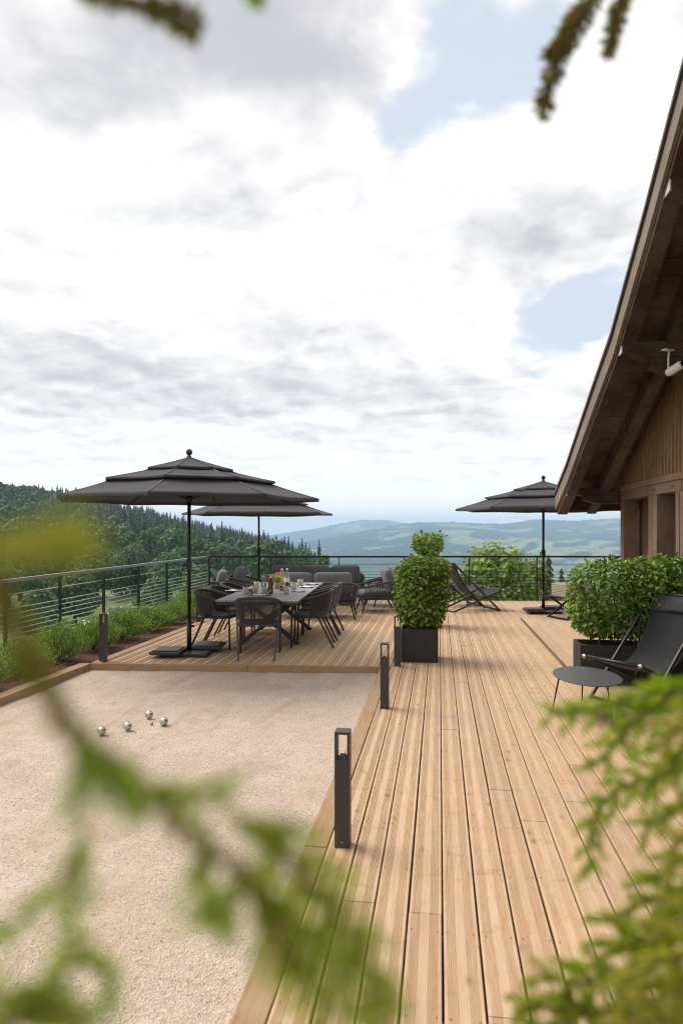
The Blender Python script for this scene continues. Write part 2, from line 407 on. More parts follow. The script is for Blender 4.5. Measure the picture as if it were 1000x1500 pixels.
# ------------------------------------------------------------------ terrain
RDX = [-600, -150, 0, 60, 100, 215, 300, 350, 400, 450, 480, 540]
RDY = [640, 680, 702, 709, 717, 747, 770, 780, 791, 812, 826, 860]      # tree-top skyline of the wooded hill
RDD = [300, 400, 450, 480, 500, 600, 690, 740, 790, 850, 890, 950]
R2X = [250, 400, 436, 480, 530, 582, 620, 660, 738, 785, 840, 894, 1000, 1400, 2000]
R2Y = [820, 806, 797, 787, 776, 769, 765, 765, 768, 761, 763, 760, 757, 752, 752]
R1X = [-500, 250, 340, 400, 452, 500, 530, 566, 590, 640, 760, 900, 1400]
R1Y = [775, 790, 789, 784, 776, 767, 762, 762, 766, 772, 770, 768, 765]
R0X = [-500, 300, 345, 380, 420, 500, 1400]
R0Y = [778, 784, 782, 781, 783, 780, 775]
def terrain_z(x, d):
    """ground height for image column x and distance ahead d (vectorised)"""
    x = np.asarray(x, float); d = np.asarray(d, float)
    dr = np.interp(x, RDX, RDD); ys = np.interp(x, RDX, RDY)
    zr = EYE + (HZ - ys) / 1000 * dr - 11.5
    left = np.zeros_like(d)
    def seg(d0, z0, d1, z1):
        t = np.clip((d - d0) / (d1 - d0), 0, 1); t = t * t * (3 - 2 * t)
        return z0 + (z1 - z0) * t
    left = np.where(d < 22, seg(12, -1.3, 22, -2.2), left)
    left = np.where((d >= 22) & (d < 70), -2.2 + (d - 22) / 48 * -7.0, left)
    left = np.where((d >= 70) & (d < 150), seg(70, -9.2, 150, -11.5), left)
    left = np.where((d >= 150) & (d < dr), -11.5 + (zr + 11.5) * np.clip((d - 150) / (dr - 150), 0, 1) ** 0.9, left)
    left = np.where((d >= dr) & (d < 1900), zr + (-142 - zr) * sstep(0, 1, (d - dr) / (1900 - dr)), left)
    left = np.where(d >= 1900, -142, left)
    right = np.interp(d, [0, 12, 22, 60, 150, 400, 1000, 1500, 2400], [-1.3, -1.3, -3.0, -14, -32, -75, -126, -142, -142])
    w = sstep(610, 500, x)
    z = left * w + right * (1 - w)
    far = sstep(1900, 2300, d)
    h2 = EYE + (HZ - np.interp(x, R2X, R2Y)) / 1000 * 4500
    h1 = EYE + (HZ - np.interp(x, R1X, R1Y)) / 1000 * 6500
    h0 = EYE + (HZ - np.interp(x, R0X, R0Y)) / 1000 * 9000
    spur = fbm(x / 120 + d / 2600, d / 900, 4, 3) - 0.5
    s2 = np.clip((d - 2200) / 2300, 0, 1)
    up2 = -142 + (h2 + 142) * (s2 ** 0.85) + spur * 110 * np.sin(np.pi * np.clip(s2, 0, 1)) 
    up2 = np.where(d > 4500, h2 + (-110 - h2) * sstep(4500, 5400, d), up2)
    up1 = -110 + (h1 + 110) * sstep(5300, 6500, d); up1 = np.where(d > 6500, h1 + (-90 - h1) * sstep(6500, 7600, d), up1)
    up0 = -90 + 0 * d
    fz = np.where(d < 4900, up2, np.where(d < 7000, np.maximum(up1, np.where(d < 5400, up2, -200)), np.maximum(up0, np.where(d < 7600, up1, -200))))
    return z * (1 - far) + fz * far

def world_of(x, d):
    xc = (np.asarray(x, float) - CX) / F_PX * d
    return xc * CS - d * SN, xc * SN + d * CS

def build_terrain():
    ph = np.concatenate([np.radians(np.arange(-179, -34, 2.5)),
                         np.arctan((np.arange(-170, 1170, 1.7) - 500) / 1000),
                         np.radians(np.arange(35, 181.1, 2.5))])
    ph = np.concatenate([ph, [ph[0] + 2 * np.pi]])
    r = np.concatenate([np.linspace(0.5, 22, 8), np.geomspace(24, 1500, 110), np.linspace(1540, 2300, 24), np.linspace(2310, 4560, 150), np.linspace(4600, 6500, 40), np.linspace(6530, 6800, 6)])
    PH, RR = np.meshgrid(ph, r)
    pc = np.clip(PH, -np.radians(50), np.radians(50))
    x = 500 + 1000 * np.tan(pc)
    inview = np.abs(PH) < np.radians(52)
    d = RR * np.where(inview, np.cos(PH), math.cos(math.radians(52)))
    z = terrain_z(x, d)
    back = sstep(math.radians(55), math.radians(95), np.abs(PH))
    zb = np.where(RR < 22, -1.3, -1.3 + 22 * sstep(22, 300, RR))
    z = z * (1 - back) + zb * back
    # forest / meadow mask and canopy relief far away
    wx = x / 1000 * d / 4500
    n1 = fbm(x / 42 + 11, d / 210, 5, 21)
    farm = sstep(2500, 2900, d)
    s2 = (d - 2200) / 2300
    thr = np.where(d < 4600, 0.375 + 0.10 * (1 - np.clip(s2, 0, 1)), 0.36)
    forest = sstep(-0.025, 0.025, n1 - thr)
    forest = np.where(d < 2300, 0.75 * sstep(-0.03, 0.03, n1 - 0.5), forest)
    forest = np.where((d < 170), 0.0, forest)
    rough = rng.random(z.shape)
    relief = np.where(d > 2300, 15.0, np.where(d > 900, 9.0, 0.0))
    ridge_keep = 1.0
    z = z + relief * forest * (rough - 0.55) * ridge_keep * (1 - back)
    z = np.where((RR > 24) & (d < 900), z + (fbm(x / 60, d / 14, 3, 5) - 0.5) * np.minimum(3.0, RR / 40), z)
    X = RR * np.sin(PH) * CS - RR * np.cos(PH) * SN
    Y = RR * np.sin(PH) * SN + RR * np.cos(PH) * CS
    nr, nc = z.shape
    V = np.stack([X, Y, z], -1).reshape(-1, 3)
    i = np.arange(nr - 1)[:, None] * nc + np.arange(nc - 1)[None, :]
    Fq = np.stack([i, i + 1, i + nc + 1, i + nc], -1).reshape(-1, 4)
    # cap in the middle
    V = np.vstack([V, [[0, 0, -1.3]]])
    t = NT('hillside_cover')
    fo = t.n('ShaderNodeAttribute', attribute_name='forest').outputs['Fac']
    di = t.n('ShaderNodeAttribute', attribute_name='dist').outputs['Fac']
    co = t.coord()
    gn = t.noise(co, 0.02, 6, 0.65); gf = t.noise(co, 0.5, 5, 0.7)
    mead = t.ramp(gn, [(0.3, (0.09, 0.12, 0.045)), (0.5, (0.17, 0.19, 0.085)), (0.7, (0.32, 0.30, 0.16))])
    lawn = t.ramp(gf, [(0.3, (0.07, 0.125, 0.02)), (0.6, (0.13, 0.20, 0.035)), (0.8, (0.18, 0.24, 0.06))])
    g = t.mix(t.ramp(di, [(0.0, 0.0), (0.06, 1.0)]), lawn, mead)
    wood = t.ramp(t.noise(co, 0.035, 5, 0.75), [(0.3, (0.010, 0.026, 0.014)), (0.55, (0.024, 0.048, 0.024)), (0.75, (0.06, 0.09, 0.035))])
    t.set(Base_Color=t.mix(fo, g, wood), Roughness=0.95)
    t.b.inputs['Specular IOR Level'].default_value = 0.1
    o = np_mesh('hillside_terrain', V, Fq, t.m, smooth=True,
                attrs={'forest': ('POINT', np.append(forest.ravel(), 0)), 'dist': ('POINT', np.append((d / 4500).ravel(), 0))})
    tag(o, kind='structure')
build_terrain()

# ------------------------------------------------------------------ leaves
def rand_dirs(n):
    v = rng.normal(size=(n, 3)); return v / np.linalg.norm(v, axis=1, keepdims=True)
def norm(v): return v / np.maximum(np.linalg.norm(v, axis=1, keepdims=True), 1e-9)

def leaves(P, A, N, L, Wd, fold=0.25):
    """leaf = two quads folded at the midrib; P base points, A axis, N face normals, L length, Wd width"""
    n = len(P); L = np.broadcast_to(L, (n,))[:, None]; Wd = np.broadcast_to(Wd, (n,))[:, None]
    A = norm(A); S = norm(np.cross(A, N)); U = np.cross(S, A)
    b = P; tip = P + A * L - U * L * 0.12
    m1 = P + A * L * 0.33; m2 = P + A * L * 0.7
    l1 = m1 + S * Wd * 0.5 + U * Wd * fold; r1 = m1 - S * Wd * 0.5 + U * Wd * fold
    l2 = m2 + S * Wd * 0.42 + U * Wd * fold * 0.6; r2 = m2 - S * Wd * 0.42 + U * Wd * fold * 0.6
    V = np.stack([b, l1, l2, tip, r2, r1], 1).reshape(-1, 3)
    o = np.arange(n)[:, None] * 6
    Fq = np.concatenate([o + np.array([0, 3, 2, 1]), o + np.array([0, 5, 4, 3])], 0)
    return V, Fq

def quads_cloud(P, N, size, aspect=0.7):
    n = len(P); size = np.broadcast_to(size, (n,))[:, None]
    T = norm(np.cross(N, rand_dirs(n))); B = np.cross(N, T)
    c = [(-1, -0.35), (0.1, -1), (1, 0.3), (-0.2, 1)]
    V = np.stack([P + T * size * a * 0.5 + B * size * b * 0.5 * aspect for a, b in c], 1).reshape(-1, 3)
    return V, (np.arange(n)[:, None] * 4 + np.arange(4))

# ------------------------------------------------------------------ tree meshes
def spruce_arrays(h, wr, tiers, per, seed):
    g = np.random.default_rng(seed)
    V = []; Fq = []; o = 0
    for i in range(tiers):
        t = (i + 0.5) / tiers
        z = h * (0.06 + 0.94 * t); rad = wr * (1 - t) ** 0.85 * g.uniform(0.8, 1.15) + 0.12
        for k in range(per):
            an = 2 * math.pi * (k + g.random()) / per + i * 0.7
            rr = rad * g.uniform(0.65, 1.15); wd = rad * 3.2 / per * g.uniform(0.8, 1.3) + 0.12
            dz = -rr * g.uniform(0.25, 0.55); up = h / tiers * g.uniform(0.5, 1.1)
            ca, sa = math.cos(an), math.sin(an)
            V += [(0, 0, z + up), (ca * rr * .55 - sa * wd, sa * rr * .55 + ca * wd, z + dz * .35), (ca * rr, sa * rr, z + dz), (ca * rr * .55 + sa * wd, sa * rr * .55 - ca * wd, z + dz * .35)]
            Fq.append((o, o + 1, o + 2, o + 3)); o += 4
    V.append((0, 0, h)); 
    return np.array(V), np.array(Fq)

def broad_arrays(h, wr, n, leaf, seed, blobs=9, trunk=0.25):
    g = np.random.default_rng(seed)
    P = []; N = []
    ctr = []
    for b in range(blobs):
        t = g.random()
        z = h * (trunk + (1 - trunk) * (0.15 + 0.72 * t))
        rr = wr * (0.62 * math.sin(math.pi * min(0.97, 0.25 + 0.7 * t))) * g.uniform(0.25, 1)
        an = g.random() * 6.283
        ctr.append((rr * math.cos(an), rr * math.sin(an), z, wr * g.uniform(0.32, 0.55)))
    ctr.append((0, 0, h * 0.86, wr * 0.36)); ctr.append((0, 0, h * 0.6, wr * 0.62))
    per = n // len(ctr)
    for (x, y, z, r) in ctr:
        v = g.normal(size=(per, 3)); v /= np.linalg.norm(v, axis=1, keepdims=True)
        rad = r * (0.62 + 0.45 * g.random((per, 1)) ** 0.6)
        p = v * rad * np.array([1, 1, 0.82]) + np.array([x, y, z])
        P.append(p); q = v + g.normal(size=(per, 3)) * 0.45 + np.array([0, 0, 0.35]); N.append(q / np.linalg.norm(q, axis=1, keepdims=True))
    P = np.vstack(P); N = np.vstack(N)
    k = P[:, 2] > h * trunk * 0.6
    P = P[k]; N = N[k]
    return quads_cloud(P, N, leaf * g.uniform(0.6, 1.4, len(P)))

SPR = [spruce_arrays(17, 4.2, 13, 9, 1), spruce_arrays(19, 4.0, 14, 9, 2), spruce_arrays(14, 4.0, 11, 8, 3), spruce_arrays(20, 4.6, 14, 9, 4)]
BRD = [broad_arrays(13, 5.2, 420, 1.5, 11), broad_arrays(15, 5.6, 460, 1.6, 12), broad_arrays(11, 4.8, 380, 1.4, 13), broad_arrays(14, 4.4, 380, 1.4, 14)]

def build_forest():
    # candidate trees over the wooded hill
    pts = []
    n = 9500
    xs = rng.uniform(-230, 476, n); ds = np.sqrt(rng.uniform(165 ** 2, 960 ** 2, n))
    dr = np.interp(xs, RDX, RDD)
    keep = ds < dr + 8
    xs, ds = xs[keep], ds[keep]
    zs = terrain_z(xs, ds)
    gx, gy = world_of(xs, ds)
    # thin out: keep a minimum spacing
    cell = {}; ok = []
    for i in range(len(xs)):
        sp = 4.3
        k = (int(gx[i] // sp), int(gy[i] // sp))
        if k in cell: continue
        cell[k] = 1; ok.append(i)
    xs, ds, zs, gx, gy = xs[ok], ds[ok], zs[ok], gx[ok], gy[ok]
    con = fbm(gx / 70, gy / 70, 3, 8) + 0.25 * sstep(250, 600, ds) - 0.06 * rng.random(len(xs)) + 0.12 * (rng.random(len(xs)) - 0.5)
    is_con = con > 0.53
    yy = HZ - (zs - EYE) / ds * 1000
    inview = (xs > -20) & (xs < 540)
    order = np.argsort(np.where(inview, ds, 1e9))
    indiv = set(order[:280].tolist())
    spm = []; brm = []
    for k, a in enumerate(SPR):
        me = np_mesh('spruce_tree', a[0], a[1], M['spruce']); spm.append(me)
    for k, a in enumerate(BRD):
        me = np_mesh('broadleaf_tree', a[0], a[1], M['broad']); brm.append(me)
    stock = {'s': spm, 'b': brm}
    used = set()
    SV = []; SF = []; so = 0; BV = []; BF = []; bo = 0
    for i in range(len(xs)):
        kd = 's' if is_con[i] else 'b'
        v = rng.integers(4); sc = rng.uniform(0.58, 0.92) * (0.85 if kd == 'b' else 0.88); rz = rng.uniform(0, 6.28)
        if i in indiv:
            src = stock[kd][v]
            if (kd, v) in used:
                o = src.copy(); COL.objects.link(o)
            else:
                o = src; used.add((kd, v))
            o.location = (gx[i], gy[i], zs[i] - 0.5); o.rotation_euler = (0, 0, rz); wd = 1.2 if kd == "s" else 1.0; o.scale = (sc * wd, sc * wd, sc * rng.uniform(0.9, 1.15))
            if kd == 's': tag(o, 'one of the pointed dark spruces on the near flank of the wooded hill', 'tree', 'spruces on the near flank of the wooded hill')
            else: tag(o, 'one of the rounded leafy trees on the near flank of the wooded hill', 'tree', 'leafy trees on the near flank of the wooded hill')
        else:
            A = (SPR if kd == 's' else BRD)[v]
            c, s_ = math.cos(rz), math.sin(rz)
            W = A[0] * sc * np.array([1.2, 1.2, 1.0] if kd == "s" else [1, 1, 1]); W = np.stack([W[:, 0] * c - W[:, 1] * s_ + gx[i], W[:, 0] * s_ + W[:, 1] * c + gy[i], W[:, 2] + zs[i] - 0.5], 1)
            if kd == 's': SV.append(W); SF.append(A[1] + so); so += len(W)
            else: BV.append(W); BF.append(A[1] + bo); bo += len(W)
    for kd in 'sb':
        for v in range(4):
            if (kd, v) not in used: bpy.data.objects.remove(stock[kd][v])
    f1 = np_mesh('spruce_forest', np.vstack(SV), np.vstack(SF), M['spruce']); tag(f1, 'dark spruces massed along the upper slope of the wooded hill', 'forest', kind='stuff')
    f2 = np_mesh('broadleaf_forest', np.vstack(BV), np.vstack(BF), M['broad']); tag(f2, 'leafy woodland massed over the far part of the wooded hill', 'forest', kind='stuff')
build_forest()

def near_tree(name, x, d, top_y, wr, n, leaf, seed, mat, label, group=None, spruce=False, base=None, blobs=12, trunk=0.22):
    gx, gy = world_of(x, d); z0 = float(terrain_z(x, d)) - 0.3
    h = EYE + (HZ - top_y) / 1000 * d - z0
    t = thing(name, label, 'tree', (float(gx), float(gy), z0), rng.uniform(0, 6.28), group)
    if spruce: a = spruce_arrays(h, wr, int(12 + h * 1.6), 16, seed)
    else: a = broad_arrays(h, wr, n, leaf, seed, blobs, trunk)
    np_mesh('crown', a[0], a[1], mat, t)
    MB().tube([(0, 0, -0.3), (0.05, 0.02, h * 0.3), (0, 0.05, h * 0.6), (0, 0, h * 0.8)], [0.16 * wr / 2, 0.12 * wr / 2, 0.07 * wr / 2, 0.03], 8).build('trunk', M['bark'], t)
    return t
# beyond the far railing
near_tree('broadleaf_tree', 722, 27, 811, 2.4, 10000, 0.19, 31, M['walnut'], 'pale green leafy tree behind the far railing, between the deck chair and the umbrella pole')
near_tree('broadleaf_tree', 782, 30, 817, 1.5, 5200, 0.19, 32, M['walnut'], 'narrower pale green tree directly behind the pole of the umbrella beside the chalet')
near_tree('broadleaf_tree', 680, 31, 838, 1.6, 4500, 0.2, 33, M['walnut'], 'low pale green tree behind the far railing above the deck chair seat')
near_tree('spruce_tree', 803, 36, 820, 1.7, 0, 0, 34, M['spruce'], 'dark pointed spruce behind the far railing, just past the umbrella pole', spruce=True)
near_tree('spruce_tree', 822, 48, 836, 1.6, 0, 0, 35, M['spruce'], 'smaller dark spruce behind the far railing, nearest the hedge', spruce=True)
near_tree('broadleaf_tree', 838, 40, 840, 2.0, 2500, 0.3, 36, M['broad'], 'dark green leafy tree showing through the railing above the ribbed box')
# left, down on the slope: big leafy trees close to the lawn
LT = [(10, 92, 768, 6.5, 'tall leafy tree at the picture edge, crown above the left end of the handrail'), (78, 105, 778, 6.0, 'rounded leafy tree behind the blurred yellow sprig'),
      (140, 118, 800, 6.0, 'leafy tree behind the second bay of the wire railing, top just over the handrail'), (196, 128, 808, 5.5, 'leafy tree whose top stands just over the handrail left of the umbrella pole'),
      (-40, 80, 762, 6.0, 'leafy tree at the far left edge beside the lawn'), (30, 120, 756, 6.5, 'tall leafy tree rising highest behind the lawn trees'),
      (250, 120, 812, 4.8, 'leafy tree seen through the wires just left of the umbrella pole'), (292, 100, 836, 4.0, 'low leafy tree behind the railing corner post'),
      (110, 82, 838, 3.4, 'low round tree at the lawn edge behind the railing wires'), (228, 84, 852, 3.2, 'small bushy tree seen low through the wires beside the shrub bed'),
      (60, 66, 872, 2.4, 'small shrubby tree on the lawn behind the wires')]
for i, (x, d, ty, wr, lab) in enumerate(LT):
    near_tree('broadleaf_tree', x, d, ty, wr, 6500, 0.52, 50 + i, M['broad'], lab, blobs=14, trunk=0.12)

def shed():
    d = 46.0; p = at(150, 915, d)
    t = thing('garden_shed', 'low shed with a pale grey roof and white chimney on the lawn behind the wires', 'shed', tuple(p), TH + 0.5)
    MB().box(-1.0, 1.0, -0.8, 0.8, -3.0, -0.12).build('wall', M['concrete_wall'], t)
    m = MB(); m.add([(-1.15, -0.95, -0.1), (1.15, -0.95, -0.1), (1.15, 0.95, 0.16), (-1.15, 0.95, 0.16), (-1.15, -0.95, -0.02), (1.15, -0.95, -0.02), (1.15, 0.95, 0.24), (-1.15, 0.95, 0.24)], [(0, 3, 2, 1), (4, 5, 6, 7), (0, 1, 5, 4), (1, 2, 6, 5), (2, 3, 7, 6), (3, 0, 4, 7)])
    m.build('roof', M['zinc'], t)
    MB().box(0.45, 0.8, 0.1, 0.45, 0.1, 0.62).box(0.36, 0.89, 0.01, 0.54, 0.62, 0.70).box(0.5, 0.75, 0.15, 0.4, 0.70, 0.86).build('chimney', M['white_metal'], t)
M['concrete_wall'] = simple('shed_render', (0.42, 0.40, 0.37), 0.9, 0, 0.1, 3)
shed()
# ------------------------------------------------------------------ far farmhouses
def farmhouse(x, y, d, label, w=16, roofc='rooftile'):
    p = at(x, y, d)
    t = thing('farmhouse', label, 'house', (p.x, p.y, p.z), rng.uniform(0, 3))
    h = w * 0.4
    MB().box(-w / 2, w / 2, -w * .35, w * .35, -6, h).build('wall', M['label'], t)
    r = MB(); e = 1
    r.add([(-w / 2 - e, -w * .35 - e, h), (w / 2 + e, -w * .35 - e, h), (w / 2 + e, w * .35 + e, h), (-w / 2 - e, w * .35 + e, h), (-w / 2 - e, 0, h + w * .3), (w / 2 + e, 0, h + w * .3)],
          [(0, 1, 5, 4), (2, 3, 4, 5), (0, 4, 3), (1, 2, 5), (0, 3, 2, 1)])
    r.build('roof', M[roofc], t)
def hill_depth(x, y):
    for d in np.arange(2350, 4500, 10):
        if HZ - (float(terrain_z(x, d)) - EYE) / d * 1000 < y: return d
    return 4300
for x, y, lab in [(548, 821, 'white farmhouse on the far hillside above the armchairs'), (497, 806, 'white farmhouse on the far hillside above the sofa'), (560, 806, 'small white farmhouse on the far slope left of the clipped shrub'),
                  (690, 800, 'white farmhouse in the far meadow above the deck chair'), (716, 797, 'small white farmhouse in the upper far meadow'), (742, 806, 'white farmhouse on the far hillside left of the umbrella pole'),
                  (835, 808, 'white farmhouse on the far hillside right of the umbrella pole'), (668, 796, 'tiny white farmhouse on the far slope beside the clipped shrub'), (860, 802, 'tiny white farmhouse on the far slope below the eaves')]:
    farmhouse(x, y, hill_depth(x, y), lab, rng.uniform(11, 18))

# ------------------------------------------------------------------ decks
PITCH, X0, BW = 0.147, 0.0149, 0.1385
def line_y(a, b):
    return lambda x: a.y + (b.y - a.y) * (x - a.x) / (b.x - a.x)
front = line_y(ground(131, 972), ground(555, 977))         # front edge of the dining deck
D_FAR = 15.72
far = line_y(cam(-3.0, D_FAR), cam(6, D_FAR))              # deck edge at the far railing
EDGE_L = -4.235; GR_R = -0.70; STEP_X = 1.455
prof = []
def _prof():
    w = BW / 2; z = 0.0
    p = [(-w, -0.027), (-w, -0.003), (-w + 0.003, 0)]
    def band(a, b, n):
        st = (b - a) / n
        for i in range(n):
            s = a + i * st
            p.extend([(s + st * 0.08, 0), (s + st * 0.3, -0.0024), (s + st * 0.6, -0.0024), (s + st * 0.82, 0)])
    band(-w + 0.012, -0.018, 6)
    band(0.018, w - 0.012, 6)
    p += [(w - 0.003, 0), (w, -0.003), (w, -0.027)]
    return p
prof = _prof()
def deck_boards(name, boards, ztop):
    """boards: (xc, y0(x), y1(x))"""
    V = []; Fq = []; A = []; RB = []
    for (xc, f0, f1) in boards:
        ya = f0(xc); yb = f1(xc)
        cuts = [ya]; y = ya + rng.uniform(1.2, 5.0)
        while y < yb - 0.7:
            cuts.append(y); y += rng.choice([4.2, 4.8, 5.1, 5.4])
        cuts.append(yb)
        for i in range(len(cuts) - 1):
            o = len(V); dz = rng.uniform(-0.0012, 0.0012); dx = rng.uniform(-0.0012, 0.0012)
            for e in (0, 1):
                for (px, pz) in prof:
                    x = xc + px
                    if e == 0: yy = f0(x) if i == 0 else cuts[i] + 0.0018
                    else: yy = f1(x) if i == len(cuts) - 2 else cuts[i + 1] - 0.0018
                    V.append((x + dx, yy, ztop + pz + dz))
            n = len(prof); rv = rng.random()
            for k in range(n - 1):
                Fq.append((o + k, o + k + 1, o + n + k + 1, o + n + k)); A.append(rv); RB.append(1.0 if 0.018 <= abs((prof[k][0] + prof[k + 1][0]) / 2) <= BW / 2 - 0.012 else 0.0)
            # board ends
            for e in (0, 1):
                b = o + e * n
                q = (b + 2, b + n - 3, b + n - 1, b); Fq.append(q if e else q[::-1]); A.append(rv); RB.append(0.0)
    Fq = np.array(Fq)[:, ::-1]
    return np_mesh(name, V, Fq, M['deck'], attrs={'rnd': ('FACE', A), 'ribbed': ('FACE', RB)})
bl = []
DECK_Y0 = 1.15
for k in range(-30, 40):
    xc = X0 + PITCH * (k + 0.5)
    if xc - BW / 2 > 5.2: continue
    if xc + BW / 2 < EDGE_L + 0.13: continue
    if k >= -4: f0 = lambda x: DECK_Y0
    else: f0 = lambda x: front(x) + 0.045
    bl.append((xc, f0, lambda x: far(x) - 0.03))
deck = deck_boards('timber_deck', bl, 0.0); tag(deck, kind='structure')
rb = []
PL_BACK = ground(850, 1003).y + 0.40
for k in range(0, 16):
    xc = STEP_X + BW / 2 + 0.002 + PITCH * k
    ylo = PL_BACK + 0.03
    rb.append((xc, lambda x: ylo, lambda x: ground(764.5, 900.5, 0.087).y))
def screws():
    V = []; Fq = []
    for (xc, f0, f1) in bl:
        if xc < -0.6: continue
        for y in np.arange(1.3, 9.0, 0.5):
            for sx in (-0.052, 0.052):
                if y < f0(xc): continue
                o = len(V); x = xc + sx + rng.uniform(-.004, .004); yy = y + 0.022 + rng.uniform(-.005, .005)
                for k in range(8): V.append((x + 0.0036 * math.cos(k * .785), yy + 0.0036 * math.sin(k * .785), 0.0015))
                Fq.append(tuple(range(o, o + 8)))
    o = np_mesh('deck_screws', V, Fq, M['screw']); tag(o, kind='structure')
M['screw'] = simple('dull_screw_head', (0.16, 0.12, 0.09), 0.5, 0.6, 0.2, 50)
screws()
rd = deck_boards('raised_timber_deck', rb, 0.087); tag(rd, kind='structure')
M['riser'] = simple('step_riser', (0.17, 0.125, 0.09), 0.7, 0, 0.25, 12)
ylo = PL_BACK + 0.03; yhi = ground(764.5, 900.5, 0.087).y
o = MB().box(STEP_X + 0.012, STEP_X + 0.03, ylo, yhi - 0.004, 0.002, 0.058).box(STEP_X + 0.03, STEP_X + 2.4, yhi - 0.03, yhi - 0.012, 0.002, 0.058).build('step_riser', M['riser']); tag(o, kind='structure')
M['joist'] = simple('joist_timber', (0.12, 0.085, 0.055), 0.8, 0, 0.25, 10)
jb = MB()
for y in np.arange(1.3, 15.5, 0.5):
    xa = GR_R + 0.14 if y < 8.35 else EDGE_L + 0.05
    jb.box(xa, 5.2, y, y + 0.045, -0.14, -0.0275)
o = jb.build('deck_joists', M['joist']); tag(o, kind='structure')
M['soil'] = simple('dark_soil', (0.045, 0.034, 0.025), 0.95, 0, 0.4, 14, 0.5)
o = MB().add([(-5.4, -9, -0.16), (7, -9, -0.16), (7, 15.2, -0.16), (-5.4, 15.2, -0.16)], [(0, 1, 2, 3)]).build('soil_bed', M['soil']); tag(o, kind='structure')
# terrace retaining edge so the terrace does not float
M['concrete'] = simple('retaining_concrete', (0.3, 0.29, 0.27), 0.85, 0, 0.12, 4, 0.2)
c0, c1 = cam(-3.10 - 0.25, D_FAR), cam(7.5, D_FAR)
o = MB().beam((-5.42, -9, -1.0), (-5.42, c0.y, -1.0), 0.2, 1.7).beam((c0.x - 1.9, far(c0.x - 1.9) - 0.12, -1.03), (c1.x, c1.y - 0.12, -1.03), 0.2, 1.8).build('retaining_wall', M['concrete'])
tag(o, 'concrete retaining wall under the edge of the terrace', 'wall')
# gravel court: one sheet with gentle relief
def gravel():
    xs = np.linspace(EDGE_L - 0.02, GR_R + 0.02, 140); ys = np.linspace(-3.0, 8.25, 420)
    X, Y = np.meshgrid(xs, ys)
    Y = np.where(Y > 7.0, 7.0 + (Y - 7.0) / 1.25 * (np.vectorize(front)(X) + 0.03 - 7.0), Y)
    Z = -0.082 + (fbm(X * 1.3, Y * 1.3, 4, 2) - 0.5) * 0.02 + (fbm(X * 9, Y * 9, 3, 4) - 0.5) * 0.012
    nr, nc = X.shape
    i = np.arange(nr - 1)[:, None] * nc + np.arange(nc - 1)[None, :]
    o = np_mesh('gravel_court', np.stack([X, Y, Z], -1).reshape(-1, 3), np.stack([i, i + 1, i + nc + 1, i + nc], -1).reshape(-1, 4), M['gravel'], smooth=True)
    tag(o, kind='structure')
gravel()
def loose_stones():
    n = 9000
    d = rng.uniform(2.2, 7.5, n); X = rng.uniform(EDGE_L + 0.03, GR_R - 0.02, n); Y = d
    Z = -0.083 + (fbm(X * 1.3, Y * 1.3, 4, 2) - 0.5) * 0.02 + (fbm(X * 9, Y * 9, 3, 4) - 0.5) * 0.012
    base = np.array([(1, 0, 0), (-1, 0, 0), (0, 1, 0), (0, -1, 0), (0, 0, 1), (0, 0, -1)], float)
    fc = np.array([(0, 2, 4), (2, 1, 4), (1, 3, 4), (3, 0, 4), (2, 0, 5), (1, 2, 5), (3, 1, 5), (0, 3, 5)])
    sz = rng.uniform(0.0018, 0.0048, (n, 1, 3)) * np.array([1, 1, 0.8])
    an = rng.uniform(0, 6.28, n); c, s = np.cos(an), np.sin(an)
    W = base[None] * sz * rng.uniform(0.7, 1.3, (n, 6, 1))
    W = np.stack([W[..., 0] * c[:, None] - W[..., 1] * s[:, None] + X[:, None], W[..., 0] * s[:, None] + W[..., 1] * c[:, None] + Y[:, None], W[..., 2] + Z[:, None] + 0.002], -1)
    t = NT('gravel_stone'); ri = t.n('ShaderNodeNewGeometry').outputs['Random Per Island']
    t.set(Base_Color=t.ramp(ri, [(0, (0.24, 0.18, 0.14)), (0.5, (0.46, 0.37, 0.30)), (1, (0.72, 0.64, 0.57))]), Roughness=0.9)
    o = np_mesh('loose_gravel', W.reshape(-1, 3), (np.arange(n)[:, None, None] * 6 + fc[None]).reshape(-1, 3), t.m)
    tag(o, 'loose pink grit scattered over the boules court', 'gravel', kind='stuff')
loose_stones()

# timber edging
def timber(a, b, w, z0, z1, label):
    a = Vector((a[0], a[1], (z0 + z1) / 2)); b = Vector((b[0], b[1], (z0 + z1) / 2)); L = (b - a).length
    m = MB(); n = 2
    m.box(-w / 2, w / 2, 0, L, z0, z1)
    o = m.build('timber_edging', M['beam'], bevel=0.006)
    o.location = (a.x, a.y, 0); o.rotation_euler = (0, 0, math.atan2(-(b.x - a.x), b.y - a.y))
    tag(o, label, 'timber edging', 'timbers edging the gravel court')
fl = ground(131, 972); fr = ground(555, 977)
timber((EDGE_L - 0.07, -1.5), (EDGE_L - 0.07, 4.0), 0.14, -0.16, -0.002, 'nearer timber sleeper between the gravel and the shrub bed')
timber((EDGE_L - 0.07, 4.004), (EDGE_L - 0.07, fl.y + 0.02), 0.14, -0.16, 0.0, 'timber sleeper along the shrub bed, ending at the lamp bollard by the deck corner')
timber((EDGE_L - 0.01, front(EDGE_L - 0.01) + 0.023), (-2.3, front(-2.3) + 0.023), 0.045, -0.15, 0.003, 'timber board fronting the dining deck under the umbrella base')
timber((-2.296, front(-2.296) + 0.023), (GR_R + 0.02, front(GR_R + 0.02) + 0.023), 0.045, -0.15, 0.002, 'timber board fronting the dining deck in front of the table')
